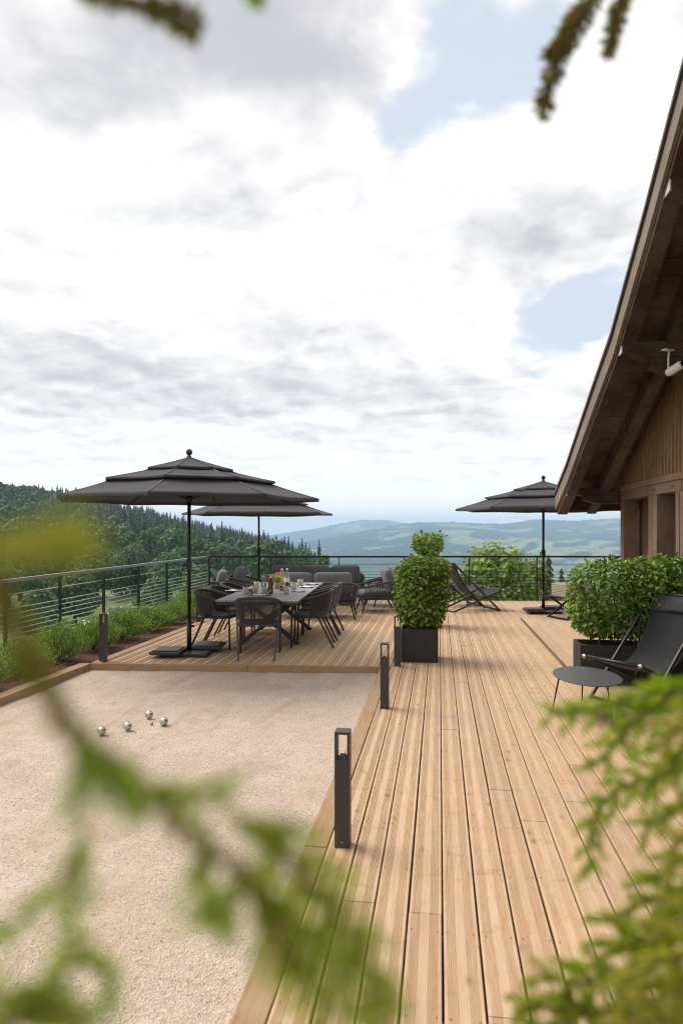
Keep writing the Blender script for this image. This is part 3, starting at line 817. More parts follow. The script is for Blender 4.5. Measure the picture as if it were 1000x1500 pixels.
timber((EDGE_L + 0.055, fl.y + 0.05), (EDGE_L + 0.055, far(EDGE_L) - 0.06), 0.13, -0.02, 0.006, 'long timber board bordering the dining deck beside the shrubs')
bx = (GR_R + (X0 - 4 * PITCH)) / 2 - 0.003; bw = (X0 - 4 * PITCH) - GR_R - 0.006
yj = ground(453, 1237).y
timber((bx, 0.5), (bx, yj), bw, -0.16, -0.012, 'nearest timber sleeper between the gravel and the deck, under the blurred sprig')
timber((bx, yj + 0.004), (bx, 5.7), bw, -0.16, -0.008, 'timber sleeper between gravel and deck beside the nearest bollard')
timber((bx, 5.704), (bx, front(bx) - 0.01), bw, -0.16, -0.014, 'farthest timber sleeper between gravel and deck, ending at the dining deck')
# shrub bed mulch
xs = np.linspace(-5.3, EDGE_L - 0.14, 14); ys = np.linspace(-2, 15.4, 150); X, Y = np.meshgrid(xs, ys)
Z = -0.05 + (fbm(X * 5, Y * 5, 4, 9) - 0.5) * 0.07
nr, nc = X.shape; i = np.arange(nr - 1)[:, None] * nc + np.arange(nc - 1)[None, :]
tag(np_mesh('mulch_bed', np.stack([X, Y, Z], -1).reshape(-1, 3), np.stack([i, i + 1, i + nc + 1, i + nc], -1).reshape(-1, 4), M['mulch'], smooth=True), kind='structure')

# ------------------------------------------------------------------ railings
RX = -5.25
def railing(name, label, pts_posts, skip_first=False, post_w=0.05, thick=0.012, rail_mat='black', rod_mat='steel', far_side=False):
    t = thing(name, label, 'railing', pts_posts[0])
    o0 = Vector(pts_posts[0])
    a = Vector(pts_posts[0]) - o0; b = Vector(pts_posts[-1]) - o0
    dirv = (b - a).normalized()
    for i, p in enumerate(pts_posts):
        if skip_first and i == 0: continue
        q = Vector(p) - o0
        m = MB()
        m.beam(q + Vector((0, 0, -0.25)), q + Vector((0, 0, 1.0)), thick, post_w, up=dirv.cross(Vector((0, 0, 1))))
        m.build('post', M['black'], t)
    up = Vector((0, 0, 1))
    MB().beam(a + up * 1.012 - dirv * 0.03, b + up * 1.012 + dirv * 0.03, 0.05, 0.042).build('top_rail', M[rail_mat], t, bevel=0.003)
    # rods
    zs = [0.84] + [0.66 - 0.066 * i for i in range(10)]
    for z in zs:
        MB().tube([a + up * z, b + up * z], 0.007, 6).build('rod', M[rod_mat], t)
    return t
ys = []
posts_left = []
for d in [4.6, 5.85, 7.1, 8.35, 9.55, 10.8, 12.05, 13.3, 14.5]:
    xc_ = None
    # along X = RX: solve Y for a camera distance d
    Y = (d + RX * SN) / CS
    posts_left.append((RX, Y, 0))
corner = (RX, (15.75 + RX * SN) / CS, 0)
posts_left.append(corner)
railing('wire_railing', 'black wire railing with a shiny handrail running beside the row of shrubs', posts_left, rail_mat='rail_steel')
pf = [cam((px - 500) / 1000 * 15.75, 15.75) for px in (397, 496, 592, 687, 786, 885, 983, 1085)]
railing('wire_railing', 'black wire railing across the far end of the deck behind the sofas', [corner] + [tuple(p) for p in pf], skip_first=True, rod_mat='black', thick=0.02)

# ------------------------------------------------------------------ bollards
def make_bollard():
    t = thing('bollard_light', '', 'bollard light', (0, 0, 0), 0, 'bollard lights along the gravel court')
    w = 0.039
    m = MB(); m.box(-w, w, -w, w, 0, 0.455); m.build('post', M['bollard'], t, bevel=0.002)
    h = MB()
    h.box(-w, -w + 0.012, -w, w, 0.455, 0.585).box(w - 0.012, w, -w, w, 0.455, 0.585).box(-w, w, -w, w, 0.5855, 0.60)
    h.build('lamp_frame', M['bollard'], t, bevel=0.0015)
    l = MB(); l.lathe([(0.0, 0.4552), (0.036, 0.4552), (0.018, 0.476), (0.0, 0.478)], 4, Matrix.Rotation(R(45), 4, 'Z'), smooth=False)
    l.build('reflector', M['charcoal'], t)
    s = MB(); s.lathe([(0.0, 0), (0.004, 0), (0.004, 0.002), (0.0, 0.0025)], 8, Matrix.Translation((0, -w - 0.0005, 0.03)) @ Matrix.Rotation(R(90), 4, 'X'))
    s.build('screw', M['steel'], t)
    return t
BL = [(501, 1238, 'anthracite bollard light on the deck edge, the nearest and largest one', 0.0), (563.5, 1037, 'anthracite bollard light, second one along the deck edge from the camera', 0.02),
      (581.5, 975.5, 'anthracite bollard light just beside the square planter', -0.02), (151.5, 969, 'grey bollard light at the outer corner of the dining deck by the shrubs', 0.1), (291.5, 911, 'grey bollard light between the shrubs and the dining chairs', 0.05)]
bp = None
for i, (px, py, lab, rz) in enumerate(BL):
    p = ground(px, py)
    if i < 3: p.x = -0.497
    if bp is None:
        bp = make_bollard(); bp.location = p; bp['label'] = lab
    else: dup(bp, p, rz, lab)

# ------------------------------------------------------------------ boules
def boule(px, py, lab):
    p = ground(px, py, -0.08); m = MB()
    prof_ = []
    for k in range(25):
        an = -math.pi / 2 + math.pi * k / 24
        r = 0.037
        if k in (9, 15): r = 0.0362
        prof_.append((max(1e-4, r * math.cos(an)), r * math.sin(an)))
    m.lathe(prof_, 24)
    o = m.build('boule', M['boule']); o.location = (p.x, p.y, -0.08 + 0.035); o.rotation_euler = (rng.uniform(0, 3), rng.uniform(0, 3), 0)
    tag(o, lab, 'boule', 'steel boules on the gravel')
boule(149, 1077, 'steel boule lying farthest from the wooden jack, alone at the blurred stem')
boule(187, 1070, 'steel boule on the gravel, second from the blurred stem')
boule(218.5, 1053, 'steel boule lying just behind the wooden jack')
boule(240, 1063, 'steel boule nearest the deck, beside the wooden jack')
p = ground(222, 1062, -0.08); m = MB(); m.lathe([(max(1e-4, 0.015 * math.cos(a)), 0.015 * math.sin(a)) for a in np.linspace(-math.pi / 2, math.pi / 2, 13)], 16)
o = m.build('wooden_jack', M['pot']); o.location = (p.x, p.y, -0.067); tag(o, 'small pale wooden jack ball lying between the steel boules', 'jack ball')

# ------------------------------------------------------------------ umbrellas
def make_umbrella():
    t = thing('parasol', '', 'parasol', (0, 0, 0), 0, 'charcoal parasols on the deck')
    # base: cross frame with weight slabs on it
    MB().box(-0.31, 0.31, -0.31, 0.31, 0.0, 0.045).build('base_frame', M['black'], t, bevel=0.008)
    def slab(cx, cy):
        m = MB(); a = 0.20; c = 0.035
        pts = [(-a, -a), (a, -a), (a, a), (-a, a)]
        m.poly_prism([(cx + x, cy + y) for x, y in pts], 0.0455, 0.085)
        top = [(cx + x * 0.86, cy + y * 0.86) for x, y in pts]
        m.poly_prism(top, 0.0852, 0.10)
        m.build('weight_slab', M['bollard'], t, bevel=0.008)
    slab(-0.22, -0.21); slab(0.22, 0.21); 
    m = MB(); m.tube([(0, 0, 0.045), (0, 0, 0.45)], 0.031, 14); m.build('sleeve', M['black'], t)
    m = MB(); m.tube([(0.03, 0, 0.36), (0.07, 0, 0.36)], 0.014, 8); m.build('clamp_knob', M['black'], t)
    m = MB(); m.tube([(0, 0, 0.45), (0, 0, 2.60)], 0.024, 14); m.build('pole', M['black'], t)
    m = MB(); m.box(-0.035, 0.035, -0.04, 0.04, 1.12, 1.24); m.tube([(-0.03, -0.03, 1.18), (-0.075, -0.04, 1.18)], 0.012, 8); m.tube([(-0.072, -0.04, 1.18), (-0.072, -0.05, 1.08)], 0.008, 8)
    m.build('crank', M['black'], t, bevel=0.006)
    def tier(r0, z0, r1, z1, sag, val, mat='canopy'):
        m = MB(); nR, per = 8, 6
        for pn in range(8):
            rows = []; w0 = rng.uniform(0.8, 1.2); ph = rng.uniform(0, 6)
            for i in range(nR + 1):
                u = i / nR; row = []
                for k in range(per + 1):
                    j = k / per; an = 2 * math.pi * (pn + j) / 8
                    fl = math.cos(math.pi / 8) / math.cos((j - 0.5) * math.pi / 4)
                    r = r0 + (r1 - r0) * u; dip = 4 * j * (1 - j)
                    rr = r * fl * (1 - 0.014 * dip * u * w0) / math.cos(math.pi / 8) * math.cos(math.pi / 8)
                    z = z0 + (z1 - z0) * (u ** 0.93) - sag * w0 * math.sin(math.pi * u) * (0.35 + 0.65 * dip) * r1
                    z += 0.006 * r1 * dip * math.sin(5 * u + ph + 3 * j) * u
                    row.append((rr * math.cos(an), rr * math.sin(an), z))
                rows.append(row)
            rows.append([(x * 1.002, y * 1.002, z - val) for (x, y, z) in rows[-1]])
            m.loft(rows, True)
            # stitched seam along the rib
            m.tube([(p_[0][0], p_[0][1], p_[0][2] + 0.001) for p_ in rows[:-1]], 0.005, 5)
        o = m.build('canopy_tier', M[mat], t)
        return o
    tier(0.02, 2.60, 0.60, 2.435, 0.015, 0.022)
    tier(0.36, 2.47, 1.17, 2.275, 0.015, 0.022)
    tier(0.86, 2.335, 1.76, 2.045, 0.012, 0.035)
    for k in range(8):
        an = 2 * math.pi * k / 8; c, s = math.cos(an), math.sin(an)
        m = MB(); m.tube([(0.03 * c, 0.03 * s, 2.565), (0.6 * c, 0.6 * s, 2.405), (1.17 * c, 1.17 * s, 2.222), (1.72 * c, 1.72 * s, 2.035)], 0.008, 6)
        m.tube([(0.03 * c, 0.03 * s, 2.05), (0.86 * c, 0.86 * s, 2.31)], 0.008, 6); m.build('rib', M['black'], t)
    m = MB(); m.tube([(0, 0, 2.01), (0, 0, 2.09)], 0.045, 12); m.build('runner_hub', M['black'], t)
    m = MB(); m.lathe([(0.03, 2.592), (0.03, 2.62), (0.012, 2.632)] + [(max(0.0005, 0.044 * math.cos(a)), 2.672 + 0.044 * math.sin(a)) for a in np.linspace(-1.2, math.pi / 2, 10)], 14); m.build('finial', M['bollard'], t)
    return t
u1 = make_umbrella(); u1.location = ground(277, 957); u1.rotation_euler = (0, 0, TH + R(-2)); u1.scale = (0.98, 0.98, 1.0); u1['label'] = 'charcoal three-tier parasol standing in front of the dining table, the largest'
p = cam(-0.121 * 15.2, 15.2); dup(u1, p, TH + R(12), 'charcoal parasol behind the dining table, half hidden by the nearer parasol', scale=(0.95, 0.95, 0.972))
dup(u1, cam(0.2955 * 13.55, 13.55), TH + R(-4), 'charcoal parasol partly hidden by the chalet eaves, beside the far railing')

# ------------------------------------------------------------------ dining chairs
def make_dining_chair():
    t = thing('dining_chair', '', 'chair', (0, 0, 0), 0, 'dark woven chairs around the dining table')
    rail = arc([(-0.275, 0.25, 0.60), (-0.285, 0.17, 0.655), (-0.288, 0.02, 0.69), (-0.272, -0.15, 0.735), (-0.19, -0.265, 0.77), (0, -0.30, 0.782),
                (0.19, -0.265, 0.77), (0.272, -0.15, 0.735), (0.288, 0.02, 0.69), (0.285, 0.17, 0.655), (0.275, 0.25, 0.60)], 4)
    MB().tube(rail, 0.019, 8).build('arm_rail', M['rope'], t)
    for sx in (-1, 1):
        MB().tube(arc([(sx * 0.275, 0.25, 0.60), (sx * 0.27, 0.262, 0.5), (sx * 0.262, 0.275, 0.0)], 4), 0.0145, 8).build('leg', M['charcoal'], t)
        MB().beam((sx * 0.286, 0.03, 0.685), (sx * 0.222, -0.31, 0.0), 0.026, 0.02, up=(1, 0, 0)).build('leg', M['charcoal'], t)
    s = MB(); n = 28; rows = []
    for (k, z) in ((0.90, 0.415), (1.0, 0.422), (1.0, 0.447), (0.93, 0.458), (0.5, 0.452), (0.0, 0.45)):
        row = []
        for i in range(n):
            an = 2 * math.pi * i / n
            ex = 0.45
            cx = math.copysign(abs(math.cos(an)) ** ex, math.cos(an)); sy = math.copysign(abs(math.sin(an)) ** ex, math.sin(an))
            row.append((0.25 * k * cx, 0.015 + 0.245 * k * sy, z))
        rows.append(row)
    s.loft(rows, True, True); s.build('seat', M['mesh_seat'], t)
    fr = MB(); fr.tube([(0.245 * math.copysign(abs(math.cos(a)) ** .45, math.cos(a)), 0.015 + 0.242 * math.copysign(abs(math.sin(a)) ** .45, math.sin(a)), 0.43) for a in np.linspace(0, 2 * math.pi, 32, endpoint=False)], 0.016, 6, closed=True)
    fr.build('seat_frame', M['charcoal'], t)
    # woven wrap-around back
    b = MB(); rows = []
    idx = list(range(8, len(rail) - 8))
    for j in range(7):
        v = j / 6; row = []
        for i in idx:
            top = rail[i]
            u = (i - idx[0]) / (idx[-1] - idx[0])
            an = math.pi + (u) * math.pi
            low = Vector((0.238 * math.copysign(abs(math.cos(an)) ** .6, math.cos(an)), 0.02 + 0.245 * math.copysign(abs(math.sin(an)) ** .6, math.sin(an)), 0.44))
            p = top.lerp(low, v)
            bl_ = 0.018 * math.sin(math.pi * v); p = p + Vector((p.x, p.y, 0)).normalized() * bl_
            row.append(p)
        rows.append(row)
    b.loft(rows, True); b.build('woven_back', M['mesh'], t)
    MB().box(-0.022, 0.022, -0.0155, -0.0135, 0, 0.012, Matrix.Translation((0, -0.236, 0.424))).build('tag', M['label'], t)
    return t
M['mesh_seat'] = _cloth('dark_woven_seat', (0.05, 0.046, 0.046), 0.25, 500)
dc = make_dining_chair()
# table frame in camera metres
TA = Vector((-1.107, 8.857)); TB = Vector((-0.86, 11.9))
tdir = (TB - TA).normalized(); tl = (TB - TA).length
trot = TH - math.atan2(tdir.x, tdir.y)     # world rotation of the table's long axis
def tpt(u, w, z=0.0):
    """u along the table from its near end, w to the right of its axis"""
    q = TA + tdir * u + Vector((tdir.y, -tdir.x)) * w
    return cam(q.x, q.y, z)
chairs = [(-0.02, -0.06, 0.03, 'dark woven dining chair at the near end of the table, back to the camera'),
          (0.90, 0.62, R(90) + 0.06, 'dark dining chair along the deck side of the table, nearest the camera'),
          (1.52, 0.63, R(90) + 0.02, 'dark dining chair along the deck side of the table, middle one of three'),
          (2.14, 0.64, R(90) - 0.03, 'dark dining chair along the deck side of the table, closest to the sofa'),
          (0.72, -0.70, R(-90) - 0.10, 'dark dining chair along the shrub side of the table, nearest the parasol pole'),
          (1.38, -0.68, R(-90), 'dark dining chair along the shrub side of the table, middle one of three'),
          (2.04, -0.68, R(-90) + 0.04, 'dark dining chair along the shrub side of the table, closest to the armchairs')]
for i, (u, w, rz, lab) in enumerate(chairs):
    p = tpt(u, w)
    if i == 0:
        p = cam(-0.1215 * 8.85, 8.84); dc.location = p; dc.rotation_euler = (0, 0, TH + R(2)); dc['label'] = lab
    else: dup(dc, p, trot + rz, lab)

# ------------------------------------------------------------------ dining table
tb = thing('dining_table', 'long dark grey dining table laid for breakfast under the parasol', 'table', tpt(0, 0), trot)
top = MB(); ns = 7; W_ = 1.09
for k in range(ns):
    x0 = -W_ / 2 + W_ * k / ns
    top.box(x0 + 0.002, x0 + W_ / ns - 0.002, 0.0, tl, 0.698, 0.72)
top.build('tabletop', M['table'], tb, bevel=0.002)
MB().box(-W_ / 2 + 0.02, W_ / 2 - 0.02, 0.02, tl - 0.02, 0.66, 0.697).build('apron', M['charcoal'], tb, bevel=0.003)
for u in (0.90, tl - 0.75):
    MB().beam((-0.42, u, 0.0), (0.40, u, 0.659), 0.05, 0.085, up=(0, 1, 0)).build('leg', M['charcoal'], tb, bevel=0.004)
    MB().beam((0.42, u + 0.055, 0.0), (-0.40, u + 0.055, 0.659), 0.05, 0.085, up=(0, 1, 0)).build('leg', M['charcoal'], tb, bevel=0.004)
MB().box(-0.04, 0.04, 0.98, tl - 0.78, 0.35, 0.41).build('stretcher', M['charcoal'], tb, bevel=0.004)
TZ = 0.7205
def on_table(px, py, z=TZ):
    return ground(px, py, z)

mug_mb = None
def make_mug():
    t = thing('mug', '', 'mug', (0, 0, 0), 0, 'stoneware mugs on the dining table')
    m = MB(); m.lathe([(0.0, 0.0), (0.034, 0.0), (0.040, 0.006), (0.043, 0.05), (0.044, 0.095), (0.041, 0.096), (0.039, 0.05), (0.034, 0.012), (0.0, 0.010)], 18); m.build('body', M['ceramic'], t)
    h = MB(); h.tube(arc([(0.040, 0, 0.078), (0.066, 0, 0.074), (0.072, 0, 0.05), (0.06, 0, 0.025), (0.040, 0, 0.022)], 4), 0.0055, 6); h.build('handle', M['ceramic'], t)
    r = MB(); r.tube([(0.0425 * math.cos(a), 0.0425 * math.sin(a), 0.0955) for a in np.linspace(0, 2 * math.pi, 18, endpoint=False)], 0.0026, 6, closed=True); r.build('rim', M['ceramic_in'], t)
    mk = MB()
    for k in range(7):
        an = k * 0.9; mk.lathe([(0.0, 0), (0.007, 0), (0.007, 0.001), (0, 0.0012)], 8, Matrix.Translation((0.0425 * math.cos(an), 0.0425 * math.sin(an), 0.055)) @ Matrix.Rotation(an, 4, 'Z') @ Matrix.Rotation(R(90), 4, 'Y'))
    mk.build('painted_dot', M['ceramic_in'], t)
    return t
mg = make_mug()
MUGS = [(360, 869.5, 'beige stoneware mug beside the pale napkin on the shrub side of the table'), (376, 861, 'beige stoneware mug standing behind the glass bottles'), (386.5, 869, 'beige stoneware mug on the white plate, right one of its pair'),
        (373, 868.5, 'beige stoneware mug on the white plate, left one of its pair'), (419.5, 869.5, 'beige stoneware mug with red dots nearest the deck side of the table'), (429.5, 863.5, 'beige stoneware mug in the middle row on the deck side of the table'),
        (439.5, 858, 'tall pale mug farthest along the deck side of the table')]
for i, (px, py, lab) in enumerate(MUGS):
    p = on_table(px, py)
    if i == 0: mg.location = p; mg['label'] = lab; mg.rotation_euler = (0, 0, 0.4)
    else: dup(mg, p, rng.uniform(-1.2, 1.2), lab, scale=(1, 1, 1.12) if i == 6 else None)
def lathe_thing(name, label, cat, px, py, parts, group=None, n=16):
    t = thing(name, label, cat, on_table(px, py), 0, group)
    for nm, prof_, mat in parts: MB().lathe(prof_, n).build(nm, M[mat], t)
    return t
bottle_p = [(0.0, 0), (0.036, 0.0), (0.038, 0.006), (0.038, 0.14), (0.03, 0.175), (0.014, 0.215), (0.013, 0.27), (0.016, 0.272), (0.016, 0.28), (0.011, 0.281)]
for px, py, lab in [(386.5, 865, 'clear glass water bottle standing left of the red drink'), (390.5, 867.5, 'clear glass water bottle touching the red drink, nearer of the pair')]:
    lathe_thing('glass_bottle', lab, 'bottle', px, py, [('body', bottle_p, 'glass'), ('water', [(0, 0.004), (0.0365, 0.006), (0.0365, 0.07), (0, 0.07)], 'glass')], 'clear bottles on the table')
lathe_thing('juice_carafe', 'tall red drink in a slim glass carafe at the middle of the table', 'carafe', 396.5, 870, [('glass', [(0, 0), (0.033, 0), (0.034, 0.01), (0.034, 0.20), (0.030, 0.255), (0.033, 0.275)], 'glass'), ('juice', [(0, 0.006), (0.0325, 0.008), (0.0325, 0.225), (0, 0.226)], 'red')])
lathe_thing('juice_bottle', 'orange juice bottle standing beside the framed card', 'bottle', 413, 856, [('body', [(0, 0), (0.035, 0), (0.036, 0.16), (0.015, 0.21), (0.014, 0.232)], 'orange'), ('cap', [(0.014, 0.232), (0.016, 0.233), (0.016, 0.262), (0, 0.263)], 'label'), ('label', [(0.0368, 0.05), (0.0368, 0.12)], 'paper')])
lathe_thing('milk_bottle', 'tall bottle with white label beside the orange juice bottle', 'bottle', 420.5, 858, [('body', [(0, 0), (0.042, 0), (0.043, 0.15), (0.016, 0.235), (0.015, 0.262)], 'glass'), ('milk', [(0, 0.004), (0.041, 0.005), (0.0415, 0.07), (0, 0.071)], 'charcoal'), ('label', [(0.0435, 0.06), (0.0435, 0.13), (0.03, 0.18)], 'label'), ('cap', [(0.017, 0.258), (0.018, 0.275), (0, 0.288)], 'label')])
for px, py, lab in [(367.5, 872, 'small clear tumbler in front of the beige mugs'), (393, 872.5, 'clear tumbler standing at the foot of the red drink'), (426, 861, 'clear tumbler beside the white labelled bottle'), (413, 866, 'clear tumbler right of the wooden herb pot')]:
    lathe_thing('tumbler', lab, 'glass', px, py, [('glass', [(0, 0), (0.028, 0), (0.030, 0.005), (0.036, 0.085), (0.034, 0.085), (0.028, 0.01), (0, 0.008)], 'glass')], 'clear tumblers on the table')
pl = lathe_thing('plate', 'white plate near the end of the table carrying two mugs', 'plate', 379.5, 872.5, [('dish', [(0, 0), (0.09, 0.0), (0.145, 0.012), (0.146, 0.014), (0.09, 0.006), (0, 0.005)], 'plate')], n=32)
for c in pl.children: c.scale = (1, 0.75, 1)
# the two mugs on the plate stand a little higher
for o in COL.objects:
    if o.get('category') == 'mug' and 'white plate' in o.get('label', ''): o.location.z += 0.006
pt = lathe_thing('herb_pot', 'light wooden pot holding a leafy herb on the table', 'pot', 406.5, 862.5, [('pot', [(0, 0), (0.05, 0), (0.056, 0.1), (0.052, 0.1), (0.048, 0.02), (0, 0.02)], 'pot'), ('soil', [(0, 0.085), (0.051, 0.085)], 'soil')])
P = rng.normal(size=(150, 3)) * np.array([0.04, 0.04, 0.022]) + np.array([-0.012, 0, 0.128]); D = norm(rand_dirs(150) + np.array([0, 0, 0.6]))
V, Fq = leaves(P, D, rand_dirs(150), rng.uniform(0.02, 0.04, 150), 0.02)
hb = np_mesh('herb', V, Fq, M['hornbeam']); hb.location = pt.location; tag(hb, 'bright green leafy herb growing in the wooden pot', 'herb')
cd = thing('framed_card', 'upright pale card in a thin wooden frame on the table', 'card', on_table(403, 856.5), TH + 0.06)
MB().box(-0.1, 0.1, -0.004, 0.004, 0.012, 0.155).build('card', M['paper'], cd)
MB().box(-0.115, 0.115, -0.009, 0.009, 0.156, 0.17).box(-0.115, 0.115, -0.009, 0.009, 0, 0.0115).box(-0.115, -0.1005, -0.009, 0.009, 0.012, 0.1555).box(0.1005, 0.115, -0.009, 0.009, 0.012, 0.1555).build('frame', M['pot'], cd)
def napkin(px, py, mat, lab, w=0.2, h=0.13, rz=0.3):
    m = MB(); rows = []
    for j in range(9):
        row = []
        for i in range(11):
            u, v = i / 10 - 0.5, j / 8 - 0.5
            row.append((u * w, v * h, 0.010 + 0.006 * math.sin(u * 9 + v * 4) + 0.012 * max(0, 0.3 - abs(u))))
        rows.append(row)
    m.loft(rows); o = m.build('napkin', M[mat], solid=0.006); o.location = on_table(px, py); o.rotation_euler = (0, 0, rz); tag(o, lab, 'napkin', 'napkins on the table')
napkin(342, 866, 'napkin_w', 'pale folded napkin on the shrub side of the table near the end', 0.24, 0.16, 0.35)
napkin(437, 867, 'napkin', 'grey mauve napkin beside the red dotted mug', 0.2, 0.13, 0.1)
napkin(449, 860.5, 'napkin_w', 'pale mauve napkin in the middle of the deck side of the table', 0.22, 0.15, 0.2)
napkin(457, 856.5, 'napkin', 'dark mauve napkin at the far corner of the table', 0.22, 0.13, 0.1)

# ------------------------------------------------------------------ lounge furniture
def cushion(name, w, d, h, mat, parent, Mx, puff=0.03):
    m = MB(); n = 10
    def pt(u, v, side):
        return None
    rows = []
    ex = 0.28
    nu, nv = 14, 28
    for i in range(nu + 1):
        th = -math.pi / 2 + math.pi * i / nu; row = []
        for k in range(nv):
            ph = 2 * math.pi * k / nv
            f = lambda c, e: math.copysign(abs(c) ** e, c)
            ct, st = f(math.cos(th), 0.42), f(math.sin(th), 0.55)
            x = f(math.cos(ph), ex) * ct; y = f(math.sin(ph), ex) * ct
            p = Vector((x * w / 2, y * d / 2, st * h / 2 * (1 - 0.18 * (abs(x) ** 3 + abs(y) ** 3) / 2)))
            p += Vector((0.004 * math.sin(7 * x + 3 * y), 0.004 * math.sin(5 * y - 4 * x), 0.008 * math.sin(4 * x + 2 * y)))
            row.append(Mx @ p)
        rows.append(row)
    m.loft(rows, True, True)
    return m.build(name, M[mat], parent)

def make_lounge(name, cat, w, ncush, group):
    """faces +Y, rope weave between an arm rail and a seat frame"""
    t = thing(name, '', cat, (0, 0, 0), 0, group)
    d = 0.78; hw = w / 2
    MB().box(-hw + 0.05, hw - 0.05, -d / 2 + 0.06, d / 2 - 0.02, 0.255, 0.30).build('seat_frame', M['charcoal'], t, bevel=0.006)
    rail = arc([(-hw + 0.02, d / 2 - 0.04, 0.50), (-hw, d / 2 - 0.25, 0.545), (-hw, -0.1, 0.60), (-hw + 0.05, -d / 2 + 0.06, 0.645), (-hw + 0.2, -d / 2, 0.66), (0, -d / 2 - 0.01, 0.66),
                (hw - 0.2, -d / 2, 0.66), (hw - 0.05, -d / 2 + 0.06, 0.645), (hw, -0.1, 0.60), (hw, d / 2 - 0.25, 0.545), (hw - 0.02, d / 2 - 0.04, 0.50)], 10)
    MB().tube(rail, 0.02, 8).build('arm_rail', M['rope'], t)
    low = arc([(-hw + 0.04, d / 2 - 0.06, 0.30), (-hw + 0.045, d / 2 - 0.25, 0.30), (-hw + 0.05, -0.1, 0.30), (-hw + 0.1, -d / 2 + 0.12, 0.30), (-hw + 0.22, -d / 2 + 0.08, 0.30), (0, -d / 2 + 0.075, 0.30),
                (hw - 0.22, -d / 2 + 0.08, 0.30), (hw - 0.1, -d / 2 + 0.12, 0.30), (hw - 0.05, -0.1, 0.30), (hw - 0.045, d / 2 - 0.25, 0.30), (hw - 0.04, d / 2 - 0.06, 0.30)], 10)
    MB().tube(low, 0.016, 6).build('lower_rail', M['charcoal'], t)
    rp = MB(); nr_ = int((w + 2 * d) / 0.042)
    # spread strands evenly along the rail
    L = [0]
    for i in range(1, len(rail)): L.append(L[-1] + (rail[i] - rail[i - 1]).length)
    for k in range(nr_ + 1):
        s = L[-1] * (0.02 + 0.96 * k / nr_)
        i = min(max(j for j in range(len(L)) if L[j] <= s), len(rail) - 2); f = (s - L[i]) / (L[i + 1] - L[i])
        a = rail[i].lerp(rail[i + 1], f); b = low[i].lerp(low[i + 1], f)
        mid = a.lerp(b, 0.5) + Vector((a.x, a.y, 0)).normalized() * 0.012
        rp.tube([a, mid, b], 0.0095, 5, cap=False)
    rp.build('rope_weave', M['rope'], t)
    for sx in (-1, 1):
        MB().tube([(sx * (hw - 0.10), d / 2 - 0.10, 0.27), (sx * (hw - 0.03), d / 2 - 0.02, 0.0)], [0.02, 0.014], 8).build('leg', M['charcoal'], t)
        MB().tube([(sx * (hw - 0.12), -d / 2 + 0.16, 0.27), (sx * (hw - 0.04), -d / 2 + 0.0, 0.0)], [0.02, 0.014], 8).build('leg', M['charcoal'], t)
    cw = (w - 0.16) / ncush
    for k in range(ncush):
        x = -w / 2 + 0.08 + cw * (k + 0.5)
        cushion('seat_cushion', cw * 0.985, 0.66, 0.15, 'cushion', t, Matrix.Translation((x, 0.05, 0.375)))
        cushion('back_cushion', cw * 0.97, 0.44, 0.17, 'cushion', t, Matrix.Translation((x, -d / 2 + 0.17, 0.635)) @ Matrix.Rotation(R(78), 4, 'X') @ Matrix.Rotation(random.uniform(-0.03, 0.03), 4, 'Z'))
    return t
ac = make_lounge('rope_armchair', 'armchair', 0.78, 1, 'rope armchairs around the lounge corner')
ac.location = cam(0.0525 * 13.75, 13.72); ac.rotation_euler = (0, 0, TH + R(98)); ac['label'] = 'rope armchair turned side-on beside the clipped shrub, the nearer of the pair there'
dup(ac, cam(0.066 * 14.75, 14.78), TH + R(102), 'rope armchair beside the clipped shrub, hidden behind the nearer one')
dup(ac, cam(-0.160 * 13.35, 13.35), TH + R(-82), 'rope armchair with grey cushion behind the table, nearer of the pair by the corner post')
dup(ac, cam(-0.134 * 14.4, 14.4), TH + R(-98), 'rope armchair with grey cushion beside the hidden parasol pole, farther of its pair')
s2 = make_lounge('rope_sofa', 'sofa', 1.64, 2, 'rope sofas in the lounge corner')
s2.location = cam(-0.0405 * 12.75, 12.78); s2.rotation_euler = (0, 0, TH + R(180 - 2)); s2['label'] = 'two-seat rope sofa turned away from the camera, right behind the dining table'
s2.rotation_euler = (0, 0, TH - R(2)); 
s3 = make_lounge('rope_sofa', 'sofa', 2.16, 3, 'rope sofas in the lounge corner')
s3.location = cam(-0.0385 * 14.9, 14.95); s3.rotation_euler = (0, 0, TH + R(180)); s3['label'] = 'three-seat grey rope sofa against the far railing, facing the camera'
ct = thing('coffee_table', 'low dark coffee table standing between the two sofas', 'table', cam(-0.04 * 13.85, 13.85), TH)
MB().box(-0.45, 0.45, -0.22, 0.22, 0.30, 0.33).build('tabletop', M['table'], ct, bevel=0.004)
for sx in (-1, 1):
    for sy in (-1, 1): MB().tube([(sx * .38, sy * .16, 0.3), (sx * .42, sy * .19, 0)], 0.015, 8).build('leg', M['charcoal'], ct)

